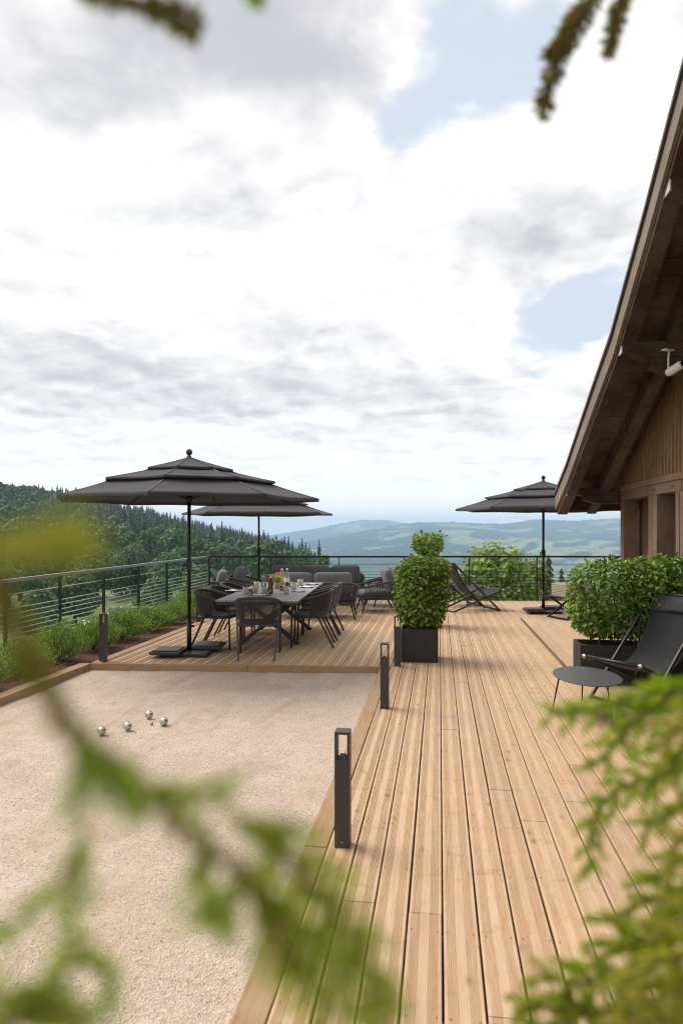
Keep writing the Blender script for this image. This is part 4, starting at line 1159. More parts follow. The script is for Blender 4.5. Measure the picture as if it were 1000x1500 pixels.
# ------------------------------------------------------------------ deck chairs
def make_deckchair():
    """faces +Y (front bar at +Y). long rails lean back, seat rails cross them"""
    t = thing('deck_chair', '', 'deck chair', (0, 0, 0), 0, 'black folding deck chairs')
    hw = 0.30
    A0, A1 = Vector((0, 0.42, 0.0)), Vector((0, -0.62, 0.97))       # long back rails: foot in front, top behind
    B0, B1 = Vector((0, -0.62, 0.0)), Vector((0, 0.50, 0.42))       # seat rails: foot behind, front bar raised
    for sx in (-1, 1):
        X = Vector((sx * hw, 0, 0)); Xi = Vector((sx * (hw - 0.04), 0, 0))
        MB().beam(A0 + X, A1 + X, 0.02, 0.036, up=(0, 1, 1)).build('back_rail', M['bollard'], t, bevel=0.003)
        MB().beam(B0 + Xi, B1 + Xi, 0.02, 0.034, up=(0, -1, 1)).build('seat_rail', M['bollard'], t, bevel=0.003)
        MB().beam(Vector((sx * (hw - 0.022), -0.36, 0.70)), Vector((sx * (hw - 0.022), -0.30, 0.13)), 0.014, 0.026, up=(0, 1, 0)).build('strut', M['bollard'], t, bevel=0.002)
        MB().tube([Vector((sx * (hw + 0.02), 0, 0)) + B1 + Vector((-sx * 0.045, 0, 0)), Vector((sx * (hw + 0.02), 0, 0)) + B1], 0.021, 10).build('end_cap', M['steel'], t)
    MB().tube([A1 + Vector((-hw - 0.01, 0, 0)), A1 + Vector((hw + 0.01, 0, 0))], 0.017, 10).build('top_bar', M['bollard'], t)
    MB().tube([B1 + Vector((-hw, 0, 0)), B1 + Vector((hw, 0, 0))], 0.018, 10).build('front_bar', M['black'], t)
    MB().beam(A0 + Vector((-hw, 0, 0.02)), A0 + Vector((hw, 0, 0.02)), 0.02, 0.03).build('foot_bar', M['bollard'], t, bevel=0.003)
    MB().beam(B0 + Vector((-hw + 0.04, 0, 0.02)), B0 + Vector((hw - 0.04, 0, 0.02)), 0.02, 0.03).build('foot_bar', M['bollard'], t, bevel=0.003)
    path = arc([A1 + Vector((0, 0.0, 0.018)), Vector((0, -0.50, 0.80)), Vector((0, -0.36, 0.56)), Vector((0, -0.18, 0.37)), Vector((0, 0.05, 0.30)), Vector((0, 0.30, 0.35)), B1 + Vector((0, 0, 0.02))], 5)
    m = MB(); rows = []
    for p in path:
        rows.append([(x * (hw - 0.055), p.y, p.z - 0.012 * (1 - abs(x) ** 2)) for x in (-1, -0.66, -0.33, 0, 0.33, 0.66, 1)])
    m.loft(rows); m.build('sling', M['sling'], t, solid=0.004)
    cushion('headrest', 0.50, 0.17, 0.055, 'headrest', t, Matrix.Translation((0, -0.535, 0.885)) @ Matrix.Rotation(R(118), 4, 'X'))
    return t
dk = make_deckchair()
def place_dc(o, near, rz, label): pass
dk.location = cam(2.93, 6.62); dk.rotation_euler = (0, 0, TH + R(123)); dk['label'] = 'black folding deck chair beside the oval side table, in front of the hedge planter'
dup(dk, cam(0.193 * 14.0, 13.9), TH + R(-72), 'black deck chair beside the clipped shrub, facing the view, the nearer one')
dup(dk, cam(0.172 * 14.6, 14.75), TH + R(-76), 'black deck chair mostly hidden behind the clipped shrub and nearer deck chair')

# oval side table
st = thing('side_table', 'low grey pebble-shaped side table on three thin legs', 'table', cam(2.19, 6.10), TH)
n = 40; pts = []
for k in range(n):
    an = 2 * math.pi * k / n
    r = 1 + 0.05 * math.cos(an * 2 + 0.5) + 0.05 * math.cos(an + 2.0)
    pts.append((0.275 * r * math.cos(an) + 0.04 * math.sin(an), 0.43 * r * math.sin(an)))
MB().poly_prism(pts, 0.335, 0.345).build('tabletop', M['sidetable'], st, bevel=0.003)
for (x, y) in ((-0.24, 0.2), (0.12, 0.46), (0.09, -0.36)):
    MB().tube([(x * 0.78, y * 0.8, 0.334), (x, y, 0.0)], [0.009, 0.0065], 8).build('leg', M['black'], st)

# ribbed box on folding stand behind the hedge
rb_ = thing('folding_stand', 'black folding stand behind the hedge carrying a pale ribbed box', 'stand', cam(0.336 * 12.0, 12.0, 0.087), TH + R(20))
MB().beam((-0.30, -0.25, 0.0), (0.25, -0.25, 0.36), 0.03, 0.03).build('leg', M['black'], rb_)
MB().beam((-0.30, 0.25, 0.0), (0.25, 0.25, 0.36), 0.03, 0.03).build('leg', M['black'], rb_)
MB().beam((0.30, -0.21, 0.0), (-0.28, -0.21, 0.36), 0.03, 0.03).build('leg', M['black'], rb_)
MB().beam((0.30, 0.21, 0.0), (-0.28, 0.21, 0.36), 0.03, 0.03).build('leg', M['black'], rb_)
MB().beam((-0.30, -0.235, 0.018), (-0.30, 0.235, 0.018), 0.025, 0.03).build('foot_bar', M['black'], rb_)
MB().box(-0.32, 0.32, -0.28, 0.28, 0.365, 0.39).build('tray', M['black'], rb_, bevel=0.005)
bxm = MB()
for k in range(8):
    z = 0.392 + k * 0.028; bxm.box(-0.26, 0.26, -0.2, 0.2, z, z + 0.019); bxm.box(-0.235, 0.235, -0.175, 0.175, z + 0.019, z + 0.028)
M['ribbox'] = simple('pale_ribbed_wood', (0.55, 0.49, 0.41), 0.7, 0, 0.12, 18)
bb = bxm.build('ribbed_box', M['ribbox']); bb.location = rb_.location; bb.rotation_euler = rb_.rotation_euler; tag(bb, 'pale horizontally ribbed box standing on the black folding stand', 'box')

# ------------------------------------------------------------------ planters and clipped plants
def planter(label, p, w, d, h, rz):
    t = thing('planter', label, 'planter', p, rz, 'black square-edged planters')
    e = 0.022; m = MB()
    m.box(-w / 2, w / 2, -d / 2, -d / 2 + e, 0, h).box(-w / 2, w / 2, d / 2 - e, d / 2, 0, h).box(-w / 2, -w / 2 + e, -d / 2 + e, d / 2 - e, 0, h).box(w / 2 - e, w / 2, -d / 2 + e, d / 2 - e, 0, h)
    m.build('box', M['planter'], t, bevel=0.002)
    xs = np.linspace(-w / 2 + e, w / 2 - e, 16); ys = np.linspace(-d / 2 + e, d / 2 - e, 16); X, Y = np.meshgrid(xs, ys)
    Z = h - 0.06 + (fbm(X * 12, Y * 12, 3, 4) - 0.5) * 0.06; i = np.arange(15)[:, None] * 16 + np.arange(15)[None, :]
    np_mesh('mulch', np.stack([X, Y, Z], -1).reshape(-1, 3), np.stack([i, i + 1, i + 17, i + 16], -1).reshape(-1, 4), M['mulch'], t)
    return t
def hornbeam(label, p, rz, boxes, n, stems, leaf=0.05, seed=1):
    """boxes: soft clipped masses (cx,cy,cz, rx,ry,rz, squareness)"""
    t = thing('hornbeam_shrub', label, 'shrub', p, rz, 'clipped hornbeams in planters')
    vol = np.array([b[3] * b[4] + b[4] * b[5] + b[3] * b[5] for b in boxes]); cnt = (n * vol / vol.sum()).astype(int)
    Ps = []; Ns = []
    for b, c in zip(boxes, cnt):
        v = rand_dirs(c); e = b[6]
        f = (np.abs(v[:, 0]) ** e + np.abs(v[:, 1]) ** e + np.abs(v[:, 2]) ** e) ** (-1 / e)
        q = v * f[:, None]
        dep = rng.random((c, 1)) ** 2.2
        lump = 1 + 0.13 * (fbm(v[:, 0] * 4 + seed * 3 + 20, v[:, 1] * 4 + v[:, 2] * 5 + 40, 3, seed)[:, None] - 0.5) * 2
        q = q * (1.04 - 0.5 * dep) * lump
        Ps.append(q * np.array(b[3:6]) + np.array(b[0:3])); Ns.append(v)
    Pp = np.vstack(Ps); Nn = np.vstack(Ns)
    Nn = norm(Nn * 0.8 + rand_dirs(len(Pp)) * 0.6 + np.array([0, 0, 0.65]))
    A = norm(np.vstack(Ns) * 0.7 + rand_dirs(len(Pp)) * 0.9 + np.array([0, 0, -0.35]))
    A = norm(A - Nn * np.sum(A * Nn, axis=1, keepdims=True) * 0.8)
    # stray shoots standing out of the clipped outline
    sp_, sa_, sn_ = [], [], []
    big = max(boxes, key=lambda b: b[3] * b[5])
    for k in range(int(n / 150)):
        b = boxes[rng.integers(len(boxes))]; v = rand_dirs(1)[0]; v[2] = abs(v[2]) * 0.9 if rng.random() < 0.6 else v[2]
        f = (abs(v) ** b[6]).sum() ** (-1 / b[6]); q = v * f * np.array(b[3:6]) + np.array(b[0:3])
        dv = v * 0.7 + np.array([0, 0, 0.5]) + rng.normal(size=3) * 0.3; dv /= np.linalg.norm(dv); L = rng.uniform(0.03, 0.10)
        for j in range(6):
            sp_.append(q + dv * L * j / 5); sa_.append(dv * 0.6 + rng.normal(size=3) * 0.6); sn_.append(rng.normal(size=3) * 0.5 + np.array([0, 0, 1.0]))
    Pp = np.vstack([Pp, sp_]); A = np.vstack([A, norm(np.array(sa_))]); Nn = np.vstack([Nn, norm(np.array(sn_))])
    V, Fq = leaves(Pp, A, Nn, rng.uniform(leaf * 0.6, leaf * 1.3, len(Pp)), rng.uniform(leaf * 0.42, leaf * 0.7, len(Pp)), 0.18)
    np_mesh('foliage', V, Fq, M['hornbeam'], t)
    for (x, y, z0, z1) in stems:
        m = MB(); m.tube(arc([(x, y, z0), (x + 0.015, y + 0.01, z0 + (z1 - z0) * 0.4), (x - 0.01, y, z1)], 4), [0.014 - 0.001 * k for k in range(9)], 8)
        for k in range(9):
            z = z0 + (z1 - z0) * (0.3 + 0.07 * k); an = k * 2.4
            m.tube([(x, y, z), (x + 0.2 * math.cos(an), y + 0.2 * math.sin(an), z + 0.13)], [0.006, 0.003], 5)
        m.build('stem', M['bark'], t)
    return t
pA = ground(617, 971); wA = 0.455
pc = cam((617 - 500) / 1000 * 8.42, 8.42 + wA / 2, 0)
planter('square black planter at the deck edge beside the bollard lights', pc, wA, wA, 0.41, TH * 0.3)
hornbeam('clipped leafy hornbeam in the square planter, the nearer of the two', pc, 0.4, [(0.03, 0, 0.90, 0.30, 0.30, 0.38, 2.8), (0.02, 0, 0.68, 0.285, 0.29, 0.26, 2.6), (0.07, 0, 1.13, 0.30, 0.28, 0.15, 3)], 5600, [(0, 0, 0.34, 1.1)], 0.056, 1)
pB = cam((626 - 500) / 1000 * 11.6, 11.6, 0)
planter('second square black planter hidden behind the nearer clipped shrub', pB, wA, wA, 0.41, TH * 0.3)
hornbeam('taller clipped hornbeam behind the nearer one, only its top showing', pB, 1.4, [(0.0, 0, 1.40, 0.235, 0.24, 0.17, 2.3), (0, 0, 0.88, 0.27, 0.27, 0.36, 2.6)], 3000, [(0, 0, 0.34, 1.2)], 0.058, 2)
pfl = ground(850, 1003); wR, dR = 1.22, 0.40
pR = Vector((pfl.x + wR / 2, pfl.y + dR / 2, 0)); 
planter('long black planter in front of the chalet, behind the oval side table', pR, wR, dR, 0.42, 0.0)
hornbeam('clipped hornbeam hedge in the long planter in front of the chalet doors', pR, 0.0, [(-0.30, 0.0, 0.93, 0.37, 0.27, 0.36, 3.2), (0.22, 0, 0.97, 0.40, 0.27, 0.36, 3.2), (0.52, 0, 0.95, 0.34, 0.26, 0.36, 3.2), (-0.1, 0, 0.66, 0.5, 0.22, 0.16, 3), (0.4, 0, 0.64, 0.4, 0.22, 0.16, 3)], 10500, [(-0.38, 0, 0.34, 1.1), (0.0, 0.03, 0.34, 1.1), (0.38, -0.02, 0.34, 1.1)], 0.057, 3)

# ------------------------------------------------------------------ low shrubs in the bed
def shrub_mesh(seed):
    g = np.random.default_rng(seed); V = []; Fq = []
    n = 760; base = np.clip(g.normal(size=(n, 3)), -1.7, 1.7) * np.array([0.12, 0.12, 0.04]); base[:, 2] = np.abs(base[:, 2]) + 0.02
    Ps = []; As = []; Ns = []
    for i in range(n):
        b = base[i]; out = np.array([b[0], b[1], 0]) * g.uniform(0.55, 1.05)
        L = g.uniform(0.24, 0.40) * (1 - 0.55 * min(1, np.hypot(b[0], b[1]) / 0.24) ** 2)
        tip = b + out + np.array([g.normal() * 0.03, g.normal() * 0.03, L])
        k = 15; s = g.random((k, 1)) ** 0.7
        p = b + (tip - b) * s; ax = norm((tip - b)[None] / np.linalg.norm(tip - b) * 0.8 + g.normal(size=(k, 3)) * 0.55)
        Ps.append(p); As.append(ax); Ns.append(g.normal(size=(k, 3)))
    P = np.vstack(Ps); A = np.vstack(As); N = norm(np.vstack(Ns))
    return leaves(P, A, N, g.uniform(0.017, 0.032, len(P)), 0.0085, 0.1)
shm = []
SHL = ['bushy green shrub beside the timber sleeper, half hidden by the blurred brown stem', 'bushy green shrub in the bed at the picture edge', 'spreading green shrub in the bed before the corner bollard', 'green shrub right behind the corner bollard light',
       'rounded green shrub in the bed left of the parasol base', 'rounded green shrub in the bed level with the parasol pole', 'green shrub in the bed just left of the parasol pole', 'green shrub behind the parasol pole beside the second grey bollard', 'green shrub beside the grey bollard near the dining chairs', 'small green shrub in the bed beyond the grey bollard', 'farthest green shrub in the bed, beside the railing corner', 'green shrub at the near end of the bed, mostly out of frame']
ys_ = [5.6, 6.45, 7.3, 8.15, 9.0, 9.9, 10.8, 11.7, 12.6, 13.5, 14.4, 4.7]
for i, (y, lab) in enumerate(zip(ys_, SHL)):
    t = thing('rosemary_shrub', lab, 'shrub', (-4.78 + rng.uniform(-0.06, 0.06), y, -0.05), rng.uniform(0, 6), 'low shrubs in the mulch bed')
    if i < 3:
        V, Fq = shrub_mesh(100 + i); o = np_mesh('foliage', V, Fq, M['shrub'], t); shm.append(o)
        sm_ = MB()
        for k in range(8):
            an = k * 0.8; sm_.tube([(0, 0, 0), (0.15 * math.cos(an), 0.15 * math.sin(an), 0.2)], [0.01, 0.004], 5)
        sm_.build('stem', M['bark'], t)
    else:
        src = shm[i % 3]; o = src.copy(); COL.objects.link(o); o.parent = t
        so = [c for c in src.parent.children if c.name.startswith('stem')][0].copy(); COL.objects.link(so); so.parent = t
    t.scale = (0.98 + rng.uniform(-0.10, 0.12),) * 2 + (rng.uniform(1.0, 1.2),)

# ------------------------------------------------------------------ chalet
def chalet():
    XV, XW = 1.885, 2.72                    # verge plane, wall plane
    ye = 11.38                               # eave line
    # roof line (top of the roof) in the verge plane: Y, z
    def px_pt(px, py):
        d = XV / (px - 643) * 1000 / CS
        q = at(px, py, d); return q.y, q.z
    line = [px_pt(813, 722), px_pt(830, 680), px_pt(870, 562), px_pt(897, 485), px_pt(947, 302), px_pt(1000, 100)]
    y5, z5 = line[-1]; y4, z4 = line[-2]; sl = (z5 - z4) / (y4 - y5)
    ridge_y = 2.6; ridge = (ridge_y, z5 + sl * (y5 - ridge_y)); line.append(ridge)
    # the other slope
    line2 = [(2 * ridge_y - y, z) for (y, z) in reversed(line[:-1])]
    full = line + line2
    t = thing('chalet', 'dark timber chalet with steep overhanging roof at the edge of the deck', 'house', (XW, line[0][0], 0))
    O = Vector((XW, line[0][0], 0))
    ys = [p[0] for p in line][::-1]; zs = [p[1] for p in line][::-1]
    def rz(y):
        yy = y if y >= ridge_y else 2 * ridge_y - y
        return float(np.interp(yy, ys, zs))
    def slopes():
        return [(full[i], full[i + 1]) for i in range(len(full) - 1)]
    XE = XW + 8.0
    TK = 0.05
    # roof covering (thin sheet on top), soffit boards, verge board
    rf = MB()
    top = [(XV - 0.02 - XW, y - O.y, z + 0.0) for (y, z) in full]
    rows = [[(p[0], p[1], p[2]), (XE - XW, p[1], p[2])] for p in top]
    rows2 = [[(p[0], p[1], p[2] - TK), (XE - XW, p[1], p[2] - TK)] for p in top]
    rf.loft(rows, False); rf.loft(rows2, False)
    rf.loft([[r[0], s[0]] for r, s in zip(rows, rows2)], False); rf.loft([[rows[0][0], rows[0][1]], [rows2[0][0], rows2[0][1]]], False)
    rf.build('roof', M['rooftile'], t)
    zf = MB()
    zf.loft([[(XV - 0.024 - XW, p[1], p[2] + 0.004), (XV + 0.02 - XW, p[1], p[2] + 0.004)] for p in top], False)
    zf.loft([[(XV - 0.024 - XW, p[1], p[2] + 0.004), (XV - 0.024 - XW, p[1], p[2] - 0.04)] for p in top], False)
    zf.build('verge_flashing', M['riser'], t)
    # verge (barge) board
    vb = MB(); H = 0.23; a = XV - XW; b = XV + 0.035 - XW
    q = [(p[1], p[2] - 0.045) for p in top]
    for (x0, x1) in ((a, b),):
        up = [[(x0, y, z), (x0, y, z - H), (x1, y, z - H), (x1, y, z)] for (y, z) in q]
        vb.loft(up, False, True)
    vb.add([(a, q[0][0], q[0][1]), (a, q[0][0], q[0][1] - H), (b, q[0][0], q[0][1] - H), (b, q[0][0], q[0][1])], [(0, 1, 2, 3)])
    vo = vb.build('verge_board', M['verge'], t)
    # inner, darker verge rafter just behind it
    ir = MB(); a2 = XV + 0.034 - XW; b2 = XV + 0.19 - XW; H2 = 0.31
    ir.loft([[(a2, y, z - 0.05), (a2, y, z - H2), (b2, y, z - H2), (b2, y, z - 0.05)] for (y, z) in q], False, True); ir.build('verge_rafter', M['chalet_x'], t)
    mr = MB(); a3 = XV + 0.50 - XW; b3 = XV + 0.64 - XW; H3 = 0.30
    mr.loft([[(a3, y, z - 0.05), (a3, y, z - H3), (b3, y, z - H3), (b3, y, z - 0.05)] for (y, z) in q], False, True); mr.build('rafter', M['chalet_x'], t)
    # soffit boards: individual boards following the slope
    V = []; Fq = []; A = []
    y = line[0][0] - 0.02; w = 0.165
    while y > 1.0:
        y2 = y - w * rng.uniform(0.85, 1.15); z1, z2 = rz(y) - TK - 0.012, rz(y2 + 0.006) - TK - 0.012; o = len(V); dz = rng.uniform(-0.006, 0.006)
        for (yy, zz) in ((y, z1), (y2 + 0.006, z2)):
            V += [(XV + 0.02 - XW, yy - O.y, zz + dz), (0.3, yy - O.y, zz + dz), (0.3, yy - O.y, zz + dz + 0.01), (XV + 0.02 - XW, yy - O.y, zz + dz + 0.01)]
        Fq += [(o, o + 1, o + 5, o + 4), (o, o + 3, o + 2, o + 1), (o + 4, o + 5, o + 6, o + 7)]; A += [rng.random()] * 3; y = y2
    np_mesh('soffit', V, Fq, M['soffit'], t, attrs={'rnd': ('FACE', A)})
    # purlins that carry the verge
    def purlin(px, py, hh, ext, name='purlin'):
        d = (XV + 0.06) / (px - 643) * 1000 / CS; q = at(px, py, d); yc, zt = q.y - O.y - 0.12, q.z
        m = MB(); x0 = XV + 0.05 - XW
        for (dz, x_) in ((0, x0), (-hh - 0.003, x0 + ext)):
            zz = zt + dz
            pr = [(x_, zz), (0.25, zz), (0.25, zz - hh), (x_ + 0.22, zz - hh), (x_, zz - hh * 0.55)]
            vs = [(x, yc - 0.10, z) for x, z in pr] + [(x, yc + 0.10, z) for x, z in pr]
            n = 5; m.add(vs, [list(range(n)), list(reversed(range(n, 2 * n)))] + [(i, n + i, n + (i + 1) % n, (i + 1) % n) for i in range(n)])
            if ext is None: break
        m.build(name, M['chalet_x'], t, bevel=0.006)
        f = MB(); f.box(XV + 0.036 - XW, XV + 0.049 - XW, yc - 0.105, yc + 0.105, zt - 0.12, zt + 0.005); 
        f.build('purlin_cap', M['zinc'], t)
    purlin(905, 509, 0.17, 0.30); purlin(972, 276, 0.19, 0.32); purlin(828, 716, 0.12, 0.25)
    # eave fascia + gutter edge + boards below
    ez = rz(line[0][0]) 
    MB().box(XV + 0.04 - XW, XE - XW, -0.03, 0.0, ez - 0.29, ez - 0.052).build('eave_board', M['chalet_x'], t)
    # wall with cladding
    yc = 10.75                                 # wall corner
    lint = 2.03
    cl = MB(); V = []; Fq = []; A = []
    y = yc; bw = 0.125
    while y > ridge_y - 6:
        y2 = y - bw; za, zb = rz(y) - 0.09, rz(y2) - 0.09; o = len(V); zc = 2.30
        if min(za, zb) > zc + 0.03:
            dx = rng.uniform(-0.003, 0.003)
            V += [(0.0 + dx, y - 0.008 - O.y, zc), (0.0 + dx, y2 - O.y, zc), (0.0 + dx, y2 - O.y, zb), (0.0 + dx, y - 0.008 - O.y, za),
                  (0.018, y - 0.008 - O.y, zc), (0.018, y2 - O.y, zc), (0.018, y2 - O.y, zb), (0.018, y - 0.008 - O.y, za)]
            Fq += [(o, o + 3, o + 2, o + 1), (o, o + 4, o + 7, o + 3), (o + 1, o + 2, o + 6, o + 5), (o, o + 1, o + 5, o + 4)]; A += [rng.random()] * 4
        y = y2
    # cover strips
    y = yc - bw
    while y > ridge_y - 6:
        za = rz(y) - 0.10; o = len(V)
        if za > 2.36:
            y1, y2 = y + 0.018, y - 0.022
            V += [(-0.016, y1 - O.y, 2.30), (-0.016, y2 - O.y, 2.30), (-0.016, y2 - O.y, za), (-0.016, y1 - O.y, za), (0.001, y1 - O.y, 2.30), (0.001, y2 - O.y, 2.30), (0.001, y2 - O.y, za), (0.001, y1 - O.y, za)]
            Fq += [(o, o + 3, o + 2, o + 1), (o, o + 4, o + 7, o + 3), (o + 1, o + 2, o + 6, o + 5), (o, o + 1, o + 5, o + 4)]; A += [rng.random()] * 4
        y -= bw
    np_mesh('gable_cladding', V, Fq, M['clad'], t, attrs={'rnd': ('FACE', A)})
    # solid body behind
    bd = MB()
    yb = -5.0
    pts = [(yc - 0.02, 0.0), (yc - 0.02, rz(yc) - 0.13)] + [(y, z - 0.13) for (y, z) in full if yb < y < yc - 0.05] + [(yb, rz(yb) - 0.13), (yb, 0.0)]
    n = len(pts)
    vs = [(0.26, y - O.y, z) for y, z in pts] + [(XE - 0.6 - XW, y - O.y, z) for y, z in pts]
    bd.add(vs, [list(range(n)), list(reversed(range(n, 2 * n)))] + [(i, n + i, n + (i + 1) % n, (i + 1) % n) for i in range(n)])
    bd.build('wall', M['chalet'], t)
    # horizontal sill beam under the cladding and lintel plank
    MB().box(-0.035, 0.24, yb - O.y, yc - O.y, 2.215, 2.297).build('sill_beam', M['clad'], t, bevel=0.005)
    def yat(px): return at(px, HZ, XW / (px - 643) * 1000 / CS).y
    def wz(px, py): return at(px, py, XW / (px - 643) * 1000 / CS).z
    yP = [yc, yat(908.5), yat(952), yat(957.5), yat(965), yat(992.5), yat(1003)]
    for (a, b) in ((yc, yat(955)), (yat(955.6), yat(1000)), (yat(1000.8), 4.0)):
        MB().box(-0.022, 0.20, b + 0.003 - O.y, a - O.y, 2.085, 2.213).build('lintel', M['post'], t, bevel=0.004)
    # corner post and door posts
    MB().box(0.004, 0.2, yc - 0.001 - O.y, yc + 0.115 - O.y, 0.0, 2.30).build('corner_post', M['chalet'], t, bevel=0.005)
    for (a, b) in ((yc - 0.004, yc - 0.15), (yat(951.5), yat(956.5)), (yat(957.2), yat(964)), (yat(991.5), yat(997)), (yat(998), yat(1006))):
        MB().box(-0.020, 0.2, b - O.y, a - O.y, 0.0, 2.083).build('post', M['post'], t, bevel=0.004)
    # recessed door leaves and dark glazing
    def recess(pa, pb, split):
        a, b, s = yat(pa), yat(pb), yat(split)
        g = MB().box(0.245, 0.255, b - O.y, s - O.y, 0.0, 2.084).build('window', M['glass_dark'], t)
        d = MB(); V = []; Fq = []; A = []
        nb = 4
        for k in range(nb):
            y1 = a + (s - a) * k / nb; y2 = a + (s - a) * (k + 1) / nb + 0.004; o = len(V)
            V += [(0.24, y1 - O.y, 0.0), (0.24, y2 - O.y, 0.0), (0.24, y2 - O.y, 2.084), (0.24, y1 - O.y, 2.084), (0.25, y1 - O.y, 0), (0.25, y2 - O.y, 0), (0.25, y2 - O.y, 2.084), (0.25, y1 - O.y, 2.084)]
            Fq += [(o, o + 3, o + 2, o + 1), (o, o + 4, o + 7, o + 3), (o + 1, o + 2, o + 6, o + 5)]; A += [rng.random()] * 3
        sh = np_mesh('shutter', V, Fq, M['leaf_door'], t, attrs={'rnd': ('FACE', A)})
    recess(911, 951.5, 938); recess(965.5, 991.5, 989)
    MB().box(0.21, 0.215, 4.0 - O.y, yat(1006) - O.y, 0.0, 2.084).build('window', M['glass_dark'], t)
    # pegs
    for px in (912, 948, 960, 988):
        m = MB(); m.lathe([(0, 0), (0.014, 0), (0.014, 0.006), (0, 0.007)], 8, Matrix.Translation((-0.0225, yat(px) - O.y, 2.15)) @ Matrix.Rotation(R(-90), 4, 'Y')); m.build('peg', M['black'], t)
    # white outdoor sensor dot
    # security camera under the purlin
    d = 7.1; q = at(986, 541, d)
    sc = thing('security_camera', 'white security camera hanging under the chalet roof beam', 'camera', tuple(q), TH + R(25))
    MB().tube([(0.0, 0.06, 0.02), (0.01, 0.07, 0.12), (0.02, 0.07, 0.21)], 0.011, 8).build('arm', M['white_metal'], sc)
    MB().box(-0.06, 0.07, 0.04, 0.10, 0.21, 0.225).build('mount', M['white_metal'], sc, bevel=0.003)
    MB().lathe([(0, -0.11), (0.036, -0.11), (0.044, -0.09), (0.044, 0.05), (0.034, 0.08), (0, 0.082)], 16, Matrix.Translation((0, 0, 0)) @ Matrix.Rotation(R(72), 4, 'X') @ Matrix.Rotation(R(180), 4, 'X')).build('housing', M['white_metal'], sc)
    MB().lathe([(0, 0.111), (0.030, 0.111), (0.030, 0.116), (0.0, 0.117)], 16, Matrix.Rotation(R(72), 4, 'X')).build('lens', M['glass_dark'], sc)
    s = MB(); s.lathe([(0, 0), (0.025, 0), (0.02, 0.02), (0, 0.024)], 12, Matrix.Translation(at(955, 597, 8.9)) @ Matrix.Rotation(R(-90), 4, 'Y'))
    so = s.build('wall_sensor', M['white_metal']); tag(so, 'tiny white sensor dot on the chalet gable under the eaves', 'sensor')
chalet()

# ------------------------------------------------------------------ conifers beside the camera
def spray_mesh(paths, twig, nl, nw, seed, dens=1.0, droop=0.25):
    """stems: polylines; side twigs alternate, every twig a tapering finger of short flat needles"""
    g = np.random.default_rng(seed); m = MB(); Ps = []; As = []; Ns = []; Ls = []
    def needles(a, b, l0, l1, f0, f1):
        L = (b - a).length; k = max(2, int(L / (nl * 0.085) * dens)); ax = (b - a).normalized()
        s = ax.cross(Vector((0.15, -1, 0.1))).normalized()
        u = s.cross(ax)
        for i in range(k):
            f = (i + g.random()) / k; p = a.lerp(b, f); sd_ = 1 if g.random() < 0.5 else -1
            out = s * sd_ + u * g.normal() * 0.45
            Ps.append(p); As.append(ax * g.uniform(0.75, 1.1) + out * g.uniform(0.5, 0.8)); Ns.append(u + Vector(g.normal(size=3)) * 0.35)
            Ls.append((l0 + (l1 - l0) * f) * g.uniform(0.7, 1.15))
    for pts in paths:
        pts = arc(pts, 8)
        n = len(pts); m.tube(pts, [(0.0014 * (1 - 0.75 * i / n) + 0.0003) * nl / 0.012 for i in range(n)], 6)
        side = 1; acc = 0.0
        for i in range(n - 1):
            a, b = pts[i], pts[i + 1]; q = i / n
            needles(a, b, nl * (1 - 0.5 * q), nl * (1 - 0.5 * (q + 1 / n)), 0, 1)
            acc += (b - a).length
            if acc > twig * 0.21:
                acc = 0; side = -side; ax = (b - a).normalized()
                s = ax.cross(Vector((0.2 * g.normal(), -1, 0.2 * g.normal()))).normalized() * side
                tl_ = twig * g.uniform(0.6, 1.15) * (1 - 0.6 * q)
                dv = (ax * 0.8 + s * 0.62 + Vector((0, 0, -droop * g.random())) + Vector(g.normal(size=3)) * 0.10).normalized()
                tp = [b + dv * tl_ * k / 4 + Vector((0, 0, -droop * tl_ * (k / 4) ** 2 * 0.5)) for k in range(5)]
                m.tube(tp, [0.0007 * nl / 0.012 * (1 - 0.18 * k) for k in range(5)], 5)
                for k in range(4): needles(tp[k], tp[k + 1], nl * (1 - 0.17 * k), nl * (1 - 0.17 * (k + 1)), 0, 1)
    P = np.array([tuple(p) for p in Ps]); A = np.array([tuple(p) for p in As]); N = norm(np.array([tuple(p) for p in Ns]))
    V, Fq = leaves(P, A, N, np.array(Ls), nw, 0.10)
    return m, V, Fq
def branch(tree, stems, twig, nl, nw, seed, mat='needle', dens=1.0, droop=0.25, link=None):
    """stems in picture columns/rows with their own distance"""
    o = tree.location
    paths = [[at(x, y, d) - o for (x, y, d) in st] for st in stems]
    m, V, Fq = spray_mesh(paths, twig, nl, nw, seed, dens, droop)
    if link is not None:
        m.tube(arc([paths[0][0], (paths[0][0] + (Vector(link) - o)) / 2 + Vector((0, 0, 0.03)), Vector(link) - o], 5), [0.002 + 0.0006 * k for k in range(11)], 7)
    b = m.build('branch', M['twig'], tree)
    f = np_mesh('needles', V, Fq, M[mat], b)
    return b
tl_pos = cam(-0.85, -0.05, -0.16); tr_pos = cam(0.95, -0.02, -0.16)
TLt = thing('conifer', 'young conifer beside the camera whose blurred sprigs hang over the gravel', 'tree', tl_pos)
TRt = thing('conifer', 'young conifer beside the camera whose bright blurred sprigs hang over the deck', 'tree', tr_pos)
for T in (TLt, TRt):
    MB().tube(arc([(0, 0, -0.1), (0.01, 0.02, 0.9), (-0.02, 0, 1.8), (0, 0.01, 2.7)], 4), [0.035 - 0.0022 * k for k in range(13)], 10).build('trunk', M['bark'], T)
def TL(z): return tuple(tl_pos + Vector((0, 0, z)))
def TR(z): return tuple(tr_pos + Vector((0, 0, z)))
